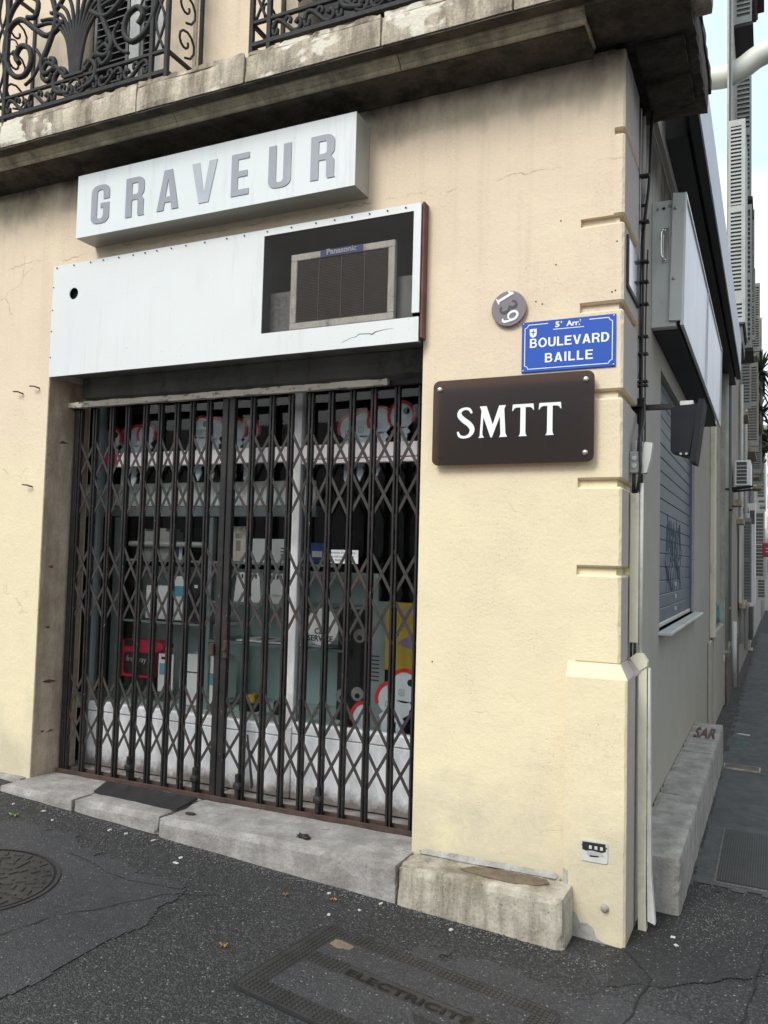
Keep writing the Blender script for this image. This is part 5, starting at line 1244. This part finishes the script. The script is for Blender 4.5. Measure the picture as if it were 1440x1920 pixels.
for (y_, z0, z1) in ((12.6, .95, 2.5), (13.6, .95, 2.5), (16.5, .9, 2.4), (19.5, -.5, 1.8), (23, .7, 2.2)):
    MB().box(.05, .062, y_, y_+.7, z0, z1).build('window_recess', M['shutter_dark'], H3); MB().box(.05, .15, y_-.05, y_+.75, z0-.10, z0, .01).build('window_sill', M['mould'], H3)
    MB().box(.05, .10, y_-.06, y_, z0, z1, .005).build('window_frame', M['far_white'], H3)
for (y_, z0, z1) in ((28, 1.2, 3.6), (31, 4.2, 6.4), (34, 4.2, 6.4), (33, .3, 3.2), (39, 1, 3), (38, 4.2, 6.4)):
    o, lm_ = louvre_panel(H4, .07, .36, y_, z0, z1, 1, M['louvre_white']); fill_louvres(o, lm_, z0, z1, .12)
for (y_, z0) in ((10.2, 2.2), (12.0, 2.0), (15, 2.4)):
    MB().box(.03, .16, y_, y_+.35, z0+.35, z0+.45, .01).build('stone_corbel', M['mould'], H2 if y_ < 12.1 else H3)
# pipes along the facades
def pipe(x, y, z0, z1, r, mat, label, clips=()):
    t = thing('drainpipe', label, 'drainpipe', (x, y, z0)); MB().tube([(x, y, z0), (x, y, z1)], r, 12).build('pipe', mat, t)
    for z in clips: MB().lathe((x, y, z), (0, 0, 1), [(r+.006, 0), (r+.006, .03)], 12).build('collar', M['rust'] if z > 1 else mat, t)
    return t
t = pipe(.022, 8.22, .42, 4.9, .047, M['zinc'], 'thick greenish drainpipe with a painted foot beside the grey side wall', (2.62, .47))
MB().box(-.03, .03, 8.15, 8.20, .36, .44, .01).build('foot_clamp', M['pvc_white'], t)
pipe(.052, 9.1, .55, 11.9, .020, M['zinc_grey'], 'thin grey pipe just past the thick greenish drainpipe', (1.0, 2.4))
MB().tube([(.085, 9.6, -.15), (.085, 9.6, .80)], .040, 12).build('gas_riser', M['alu'], H2)
pipe(.085, 12.9, .2, 5.0, .030, M['pvc_white'], 'white pipe beyond the air conditioner on the lane wall')
pipe(.100, 15.0, -.1, 8.5, .035, M['louvre_white'], 'pale pipe in the middle of the lane facades')
pipe(.115, 19.0, -.2, 7.0, .05, M['zinc_grey'], 'far grey pipe on the lane facades')
# outdoor air conditioner unit hung on the neighbour
U = thing('outdoor_unit', 'white outdoor air conditioner unit on a black bracket along the lane', 'air conditioner', (.2, 10.2, 2.85))
ux0, ux1, uy, uz0, uz1 = .085, .300, 10.0, 2.855, 3.24
MB().box(ux0, ux1, uy+.02, uy+.75, uz0, uz1, .008).build('case', M['enamel_white'], U)
MB().box(ux0+.015, ux1-.055, uy+.016, uy+.0195, uz0+.02, uz1-.03).build('grille_back', M['shutter_dark'], U)
mb = MB(); mb.box(ux0, ux0+.014, uy, uy+.0155, uz0, uz1); mb.box(ux1-.055, ux1, uy, uy+.0155, uz0, uz1); mb.box(ux0+.014, ux1-.055, uy, uy+.0155, uz0, uz0+.02); mb.box(ux0+.014, ux1-.055, uy, uy+.0155, uz1-.03, uz1); mb.build('grille_frame', M['enamel_white'], U)
for i in range(1, 6): MB().box(ux0+.014, ux1-.055, uy+.002, uy+.0155, uz0+.015+.055*i, uz0+.023+.055*i).build('grille_bar', M['enamel_white'], U)
mb = MB(); mb.prism([(.03, uz0-.03), (.33, uz0-.006), (.33, uz0-.03), (.03, uz0-.085)], lambda u, v, d: (u, d, v), uy+.02, uy+.05); mb.prism([(.03, uz0-.03), (.33, uz0-.006), (.33, uz0-.03), (.03, uz0-.06)], lambda u, v, d: (u, d, v), uy+.6, uy+.63); mb.build('bracket', M['black'], U)
# wall-hung narrow white cabinet further along
t = thing('meter_cabinet', 'tall narrow white cabinet with a small louvre on the lane wall', 'cabinet', (.15, 15, .7))
MB().box(.06, .27, 16.0, 16.4, .75, 3.0, .01).build('case', M['enamel_white'], t); MB().box(.16, .255, 15.99, 15.999, 2.55, 2.85).build('louvre_insert', M['shutter_dark'], t)
# lamp arms arching over the lane
def arm(pts, r, label, y_):
    t = thing('street_lamp_arm', label, 'street lamp', pts[0]); MB().tube(smooth_pts(pts, 6), r, 14).build('arm', M['lamp'], t); return t
arm([(-.75, 9.6, 9.2), (-.30, 9.6, 9.15), (-.02, 9.6, 9.13), (.20, 9.6, 9.21), (.42, 9.6, 9.34), (.75, 9.6, 9.42), (1.4, 9.6, 9.45), (3.5, 9.6, 9.3)], .165, 'thick pale curved lamp arm crossing the sky at the top right', 9.6)
arm([(.30, 24, 5.75), (.6, 24, 5.78), (2.5, 24, 5.8)], .22, 'lower pale lamp arm beside the balcony plants far down the lane', 24)
# red projecting sign, balcony plants, far end
t = thing('projecting_sign', 'small red square sign projecting from the wall far down the lane', 'sign', (.4, 26, 2))
MB().box(.32, .72, 26.0, 26.06, 1.96, 2.42, .03).build('panel', M['sign_red'], t); MB().box(.05, .32, 26.02, 26.04, 2.32, 2.34).build('bracket', M['cable'], t); MB().box(.05, .32, 26.02, 26.04, 2.05, 2.07).build('bracket', M['cable'], t)
for q in range(2): MB().box(.42, .62, 25.985, 25.999, 2.22-.1*q, 2.25-.1*q).build('print', M['enamel_white'], t)
def plant(name, label, c, r, n_, spiky, seed):
    t = thing(name, label, 'plant', c); rd = random.Random(seed); mb = MB(); st_ = MB()
    for q in range(3 if spiky else 5):
        e = (c[0]+rd.uniform(-.2, .2)*r, c[1]+rd.uniform(-.3, .3), c[2]+r*rd.uniform(.6, 1.1)); st_.tube([c, e], .03, 5)
        for i in range(n_):
            th = rd.uniform(0, 2*pi); el = rd.uniform(-.9, 1.3) if spiky else rd.uniform(-1.4, 1.4); ln = r*rd.uniform(.5, .95) if spiky else r*rd.uniform(.05, .9)
            d = Vector((cos(th)*cos(el), sin(th)*cos(el), sin(el)))
            if spiky:
                p0 = Vector(e); p1 = p0+d*ln*.6; p2 = p0+d*ln+Vector((0, 0, -ln*.25)); sd_ = d.cross(Vector((0, 0, 1))).normalized()*r*.035
                mb.quad(p0-sd_, p0+sd_, p1+sd_, p1-sd_); mb.quad(p1-sd_, p1+sd_, p2, p2)
            else:
                p0 = Vector(e)+d*ln; a = Vector((rd.uniform(-1, 1), rd.uniform(-1, 1), rd.uniform(-1, 1)))*.07; b = Vector((rd.uniform(-1, 1), rd.uniform(-1, 1), rd.uniform(-1, 1)))*.07
                mb.quad(p0-a, p0+b, p0+a, p0-b)
    st_.build('stem', M['mould'], t); mb.build('leaves', M['foliage'], t)
plant('spiky_plant', 'spiky yucca-like plant on a balcony far down the lane', (.34, 20.2, 5.9), 1.0, 34, True, 3)
plant('spiky_plant', 'smaller spiky plant below the yucca-like one far down the lane', (.36, 20.4, 5.2), .7, 26, True, 8)
plant('leafy_plant', 'leafy bush hanging under the spiky balcony plants', (.36, 22.0, 4.6), .7, 60, False, 5)
FE = thing('end_building', 'pale multi-storey building closing the far end of the lane', 'building', (1, 72, -2))
MB().box(-6, 3, 72, 84, -4, 12.5).build('wall', M['far_white'], FE)
for i in range(5):
    for j in range(6):
        if abs(-1.5+i*.9) < 5: MB().box(-1.6+i*.95, -1.1+i*.95, 71.95, 71.99, 1.2+1.8*j, 2.3+1.8*j).build('window', M['lintel'], FE)
# houses across the lane and across the boulevard (outside the picture; they shade and are reflected)
OH = thing('opposite_house', 'grey house row on the other side of the lane', 'house', (9, 20, 0))
MB().box(8.6, 16, 1.5, 68, -3, 11).build('wall', M['far_wall'], OH)
for i in range(14):
    for j in range(4): MB().box(8.56, 8.6, 3+4.4*i, 4.1+4.4*i, .8+2.7*j, 2.6+2.7*j).build('window', M['lintel'], OH)
BH = thing('boulevard_house', 'pale house row across the boulevard', 'house', (-10, -40, 0))
MB().box(-45, 30, -52, -40, -1, 10).build('wall', M['far_wall'], BH)
for i in range(18):
    for j in range(4): MB().box(-43+4*i, -41.7+4*i, -39.99, -39.95, 1+2.3*j, 2.6+2.3*j).build('window', M['lintel'], BH)

# ------------------------------------------------------------------ covers and grates in the pavement
def on_ground(fn_uv, dz): return lambda u, v, d: (lambda p: (p[0], p[1], gz(p[0], p[1])+dz+d))(fn_uv(u, v))
RC = thing('manhole_cover', 'round cast iron manhole cover set in smooth asphalt at the left', 'manhole cover', (-2.55, -1.06, gz(-2.55, -1.06)))
cx, cy, cr_ = -2.55, -1.06, .345
g0 = gz(cx, cy)
tl = lambda x, y, h: (x, y, gz(x, y)+h)
mb = MB()
def ring_(r0, r1, h0, n_=48):
    for i in range(n_):
        a, b = 2*pi*i/n_, 2*pi*(i+1)/n_
        mb.quad(*[tl(cx+r*cos(t_), cy+r*sin(t_), h0) for r, t_ in ((r0, a), (r1, a), (r1, b), (r0, b))])
ring_(0.0, .318, .008); mb.build('cover', M['cast'], RC)
mb = MB(); ring_(.318, .330, .0052); mb.build('joint', M['black'], RC)
mb = MB(); ring_(.330, .345, .010)
for i in range(48):
    a, b = 2*pi*i/48, 2*pi*(i+1)/48
    mb.quad(tl(cx+.345*cos(a), cy+.345*sin(a), .010), tl(cx+.345*cos(a), cy+.345*sin(a), 0), tl(cx+.345*cos(b), cy+.345*sin(b), 0), tl(cx+.345*cos(b), cy+.345*sin(b), .010))
mb.build('frame', M['cast'], RC)
mb = MB(); rd = random.Random(3)
def raised(mb, pts, h0, h1):
    n0 = len(mb.v); k_ = len(pts)
    mb.v += [tl(x, y, h0) for x, y in pts]+[tl(x, y, h1) for x, y in pts]
    mb.f.append(tuple(n0+k_+i for i in range(k_))); mb.sm.append(False)
    for i in range(k_):
        j_ = (i+1) % k_; mb.f.append((n0+i, n0+j_, n0+k_+j_, n0+k_+i)); mb.sm.append(False)
for rr_ in (.06, .105, .15, .195, .24, .285):
    n_ = max(5, int(rr_*2*pi/.058))
    for i in range(n_):
        a = 2*pi*i/n_+rr_*7; px_, py_ = cx+rr_*cos(a), cy+rr_*sin(a); ori = a+(pi/2 if i % 2 else 0)+.3; l_, w_ = .021, .006
        if (px_-cx+.05)**2+(py_-cy+.16)**2 < .045**2: continue
        raised(mb, [(px_+l_*cos(ori)*sx-w_*sin(ori)*sy, py_+l_*sin(ori)*sx+w_*cos(ori)*sy) for sx, sy in ((-1, -1), (1, -1), (1, 1), (-1, 1))], .008, .0125)
o = mb.build('tread_pattern', M['cast'], RC); o['kind'] = 'stuff'
mb = MB(); raised(mb, [(cx-.05+.036*cos(i*pi/8), cy-.16+.036*sin(i*pi/8)) for i in range(16)], .008, .011); mb.build('lifting_boss', M['cast_dark'], RC)

EC = thing('electricity_cover', 'rectangular ELECTRICITÉ cast iron cover filled with asphalt in the foreground', 'manhole cover', (-.6, -.9, gz(-.6, -.9)))
ex, ey, ea = -1.085, -.545, radians(-6.5); EW, EH = 1.02, .60
def E_(u, v):  # u along the top edge, v towards the viewer
    return (ex+u*cos(ea)+v*sin(ea)*1.0, ey+u*sin(ea)-v*cos(ea))
def eband(mb, u0, u1, v0, v1, h, n_=12, r=0):
    for i in range(n_):
        a, b = u0+(u1-u0)*i/n_, u0+(u1-u0)*(i+1)/n_
        mb.quad(*[tl(*E_(u, v), h) for u, v in ((a, v0), (a, v1), (b, v1), (b, v0))])
def rrect(u0, u1, v0, v1, r): return [E_(u, v) for u, v in rr(u0, u1, v0, v1, r, 6)]
mb = MB(); raised(mb, rrect(0, EW, 0, EH, .05), 0, .0065); mb.build('outer_frame', M['cast_dark'], EC)
mb = MB(); raised(mb, rrect(.012, EW-.012, .012, EH-.012, .042), .006, .0085); mb.build('cover', M['cast'], EC)
mb = MB()
for (a, b, c, d) in ((.10, EW-.09, .085, .215), (.10, EW-.09, .300, .50)):
    raised(mb, [E_(u, v) for u, v in ((a+.03, c), (b, c), (b, d), (a, d), (a, c+.03))], .0085, .0105)
mb.build('asphalt_filling', M['asphalt_mid'], EC)
mb = MB(); raised(mb, [E_(u, v) for u, v in ((.60, .34), (.93, .335), (.93, .49), (.62, .49), (.66, .42))], .0105, .0112); mb.build('dark_filling', M['asphalt_dark'], EC)
mb = MB(); raised(mb, [E_(u, v) for u, v in ((.11, .095), (.13, .09), (.20, .095), (.20, .13), (.15, .15), (.11, .14))], .0105, .0115); mb.build('ochre_stain', M['stain'], EC)
mb = MB(); g_ = .0185; s_ = .0058
def sq(u0, u1, v0, v1, skip=None):
    u = u0
    while u < u1:
        v = v0
        while v < v1:
            if not (skip and skip(u, v)): raised(mb, [E_(u+a, v+b) for a, b in ((-s_, -s_), (s_, -s_), (s_, s_), (-s_, s_))], .0085, .0115)
            v += g_
        u += g_
sq(.03, EW-.02, .026, .080); sq(.03, EW-.02, .515, EH-.02); sq(.03, .095, .085, .51); sq(EW-.08, EW-.02, .085, .51)
sq(.11, EW-.10, .228, .292, lambda u, v: .265 < u < .80)
o = mb.build('tread_pattern', M['cast'], EC); o['kind'] = 'stuff'
for txt, u0, u1, v0, v1 in (('ELECTRICITÉ', .28, .79, .232, .286),):
    me = text_mesh(txt, .05, M['cast'], lambda p: Vector((p.x, p.y, 0)), extrude=.001, offset=.001)
    xs_ = [v.co.x for v in me.vertices]; ys_ = [v.co.y for v in me.vertices]; x0_, x1_, y0_, y1_ = min(xs_), max(xs_), min(ys_), max(ys_)
    hs = [v.co.z for v in me.vertices]
    for i, v in enumerate(me.vertices):
        p = E_(u0+(v.co.x-x0_)/(x1_-x0_)*(u1-u0), v1-(v.co.y-y0_)/(y1_-y0_)*(v1-v0)); v.co = Vector((p[0], p[1], gz(*p)+.0125))
    add('lettering', me, EC)
# second thin plate joint line around it
GRT = thing('ribbed_grate', 'ribbed dark grate cover in the lane pavement at the right', 'grate', (.55, 1.5, gz(.55, 1.5)))
def gbox(mb, x0, x1, y0, y1, h0, h1): raised(mb, [(x0, y0), (x1, y0), (x1, y1), (x0, y1)], h0, h1)
mb = MB(); gbox(mb, .312, .90, 1.02, 2.08, .0, .010); mb.build('frame', M['grit'], GRT)
mb = MB(); gbox(mb, .324, .888, 1.032, 2.068, .010, .0112); mb.build('plate', M['cast_dark'], GRT)
mb = MB()
for i in range(44): gbox(mb, .332+.0125*i, .339+.0125*i, 1.04, 2.06, .0112, .0155)
o = mb.build('ribs', M['cast'], GRT); o['kind'] = 'stuff'
DR = thing('drain_slot', 'narrow rusty drain plate across the lane pavement', 'drain', (.35, 4.1, gz(.35, 4.1)))
mb = MB(); gbox(mb, .215, .50, 3.98, 4.17, .0, .016); mb.build('frame', M['mould'], DR); mb = MB(); gbox(mb, .225, .49, 4.0, 4.15, .016, .018); mb.build('plate', M['dark_base'], DR)
mb = MB()
for i in range(40):
    rd = random.Random(i); x = .24+.16*rd.random(); y = 4.6+1.0*rd.random(); gbox(mb, x, x+.012+.02*rd.random(), y, y+.02+.06*rd.random(), .0045, .0056)
o = mb.build('green_spray_paint', M['green_spray']); tag(o, kind='structure')
# SAR tag on the side base block
me = text_mesh('SAR', .2, M['graff_red'], lambda p: Vector((p.x, p.y, 0)), extrude=.0006, offset=.004)
xs_ = [v.co.x for v in me.vertices]; ys_ = [v.co.y for v in me.vertices]
for v in me.vertices:
    a = (v.co.x-min(xs_))/(max(xs_)-min(xs_)) if False else 0
mx_x, mn_x, mx_y, mn_y = max(xs_), min(xs_), max(ys_), min(ys_)
for v in me.vertices:
    a = (v.co.x-mn_x)/(mx_x-mn_x); b = (v.co.y-mn_y)/(mx_y-mn_y); x = .02+.15*b*0+.16*a; y = 3.45+.45*b
    v.co = Vector((.015+.165*a, y, .255-.006*(y-.4)+.006))
o = add('graffiti_tag', me, B)
# teal spray on the far side wall
mb = MB()
for q in range(6):
    rd = random.Random(q+5); mb.tube(smooth_pts([(SX+.004, 6.9+.15*q, 1.25-.05*q), (SX+.004, 7.0+.15*q, 1.05+.1*rd.random()), (SX+.004, 6.95+.15*q, .95), (SX+.004, 7.1+.15*q, .90)], 3), .012, 5)
mb.build('graffiti_scrawl', M['graff_teal'], B)

# ------------------------------------------------------------------ litter, leaves, grit
def leaf(x, y, r, mat, label, ang, h=.003):
    n_ = 9; mb = MB(); pts = []
    for i in range(n_*2):
        a = 2*pi*i/(n_*2); rr2 = r*(1 if i % 2 == 0 else .62)*(1.25 if abs(cos(a)) > .7 else .8); pts.append((x+rr2*cos(a+ang), y+rr2*sin(a+ang)))
    c = len(mb.v); mb.v.append(tl(x, y, h+.004)); mb.v += [tl(p[0], p[1], h+.006*(i % 3)) for i, p in enumerate(pts)]
    for i in range(len(pts)): mb.f.append((0, 1+i, 1+(i+1) % len(pts))); mb.sm.append(False)
    o = mb.build('fallen_leaf', mat); tag(o, label, 'leaf')
leaf(-3.06, -.43, .026, M['green_leaf'], 'small green leaf on the asphalt near the left step stones', .4)
leaf(-1.17, -.34, .014, M['dry_leaf'], 'orange dry leaf on the asphalt below the long step stone', 1.0)
leaf(-1.37, -.42, .013, M['dry_leaf'], 'brown dry leaf left of the orange one on the asphalt', 2.0)
leaf(-1.33, -.93, .016, M['dry_leaf'], 'dull yellow leaf left of the electricity cover', .2)
leaf(.60, .74, .02, M['dry_leaf'], 'orange leaf at the right edge beside the ribbed grate', .7)
lit = [(-3.20, -.31, .012, .006), (-2.99, -.29, .014, .006), (-2.52, -.29, .018, .007), (-2.42, -.28, .014, .007), (-2.25, -.27, .020, .005), (-2.0, -.36, .014, .010), (-1.98, -.42, .02, .007), (-1.22, -.29, .012, .007), (-.98, -.25, .016, .006), (-1.12, -.47, .010, .008), (-.63, -.30, .010, .010), (-1.03, -.36, .008, .006), (-2.85, -.36, .007, .007), (-2.05, -1.45, .016, .006), (.20, .20, .014, .012), (.22, .12, .012, .01), (.32, 5.9, .05, .08)]
places = ['beside the leftmost step stone', 'near the green leaf', 'below the cracked step stone', 'just right of the one below the cracked step stone', 'lying flat below the joint of the step stones', 'brightest, out on the asphalt below the long step stone', 'dull one beside the brightest scrap', 'under the middle of the long step stone', 'near the right end of the long step stone', 'above the electricity cover', 'in front of the stained base block', 'small one right of the orange leaf', 'tiny one between green leaf and step', 'at the lower left near the manhole cover', 'on the dark patch by the corner', 'second one on the dark patch by the corner', 'large one far along the lane pavement']
for (x, y, a, b), w_ in zip(lit, places):
    a *= .75; b *= .8
    rd = random.Random(int(x*1000)); an = rd.uniform(0, 3); mb = MB()
    raised(mb, [(x+u*cos(an)-v*sin(an), y+u*sin(an)+v*cos(an)) for u, v in ((-a, -b), (a*.8, -b*.9), (a, b*.7), (-a*.7, b))], .002, .007)
    tag(mb.build('paper_scrap', M['scrap']), 'white scrap of paper, '+w_, 'litter', 'white scraps on the asphalt')
gr = MB(); rd = random.Random(11)
def pebble(x, y, r):
    b = gz(x, y)+.003; n0 = len(gr.v); k_ = 5; o_ = rd.uniform(0, 6)
    gr.v += [(x+r*cos(o_+i*1.257)*rd.uniform(.7, 1.2), y+r*sin(o_+i*1.257)*rd.uniform(.7, 1.2), b) for i in range(5)]+[(x+rd.uniform(-.3, .3)*r, y, b+r*rd.uniform(.6, 1.1))]
    for i in range(5): gr.f.append((n0+i, n0+(i+1) % 5, n0+5)); gr.sm.append(False)
for i in range(5200):
    if i < 2200: x, y = rd.gauss(.30, .20), rd.gauss(.55, .28)
    elif i < 3800: x = rd.uniform(-3.4, 0); y = -.215-abs(rd.gauss(0, .05))
    else: x, y = rd.uniform(-3.6, .8), rd.uniform(-2.2, -.25)
    if x < .21 and y > -.21 and not (x > .06 and y < .44): continue
    pebble(x, y, rd.choice((.002, .0025, .003, .004, .005 if i < 3800 else .003)))
tag(gr.build('loose_grit', M['grit']), kind='stuff')
bpy.context.view_layer.update()
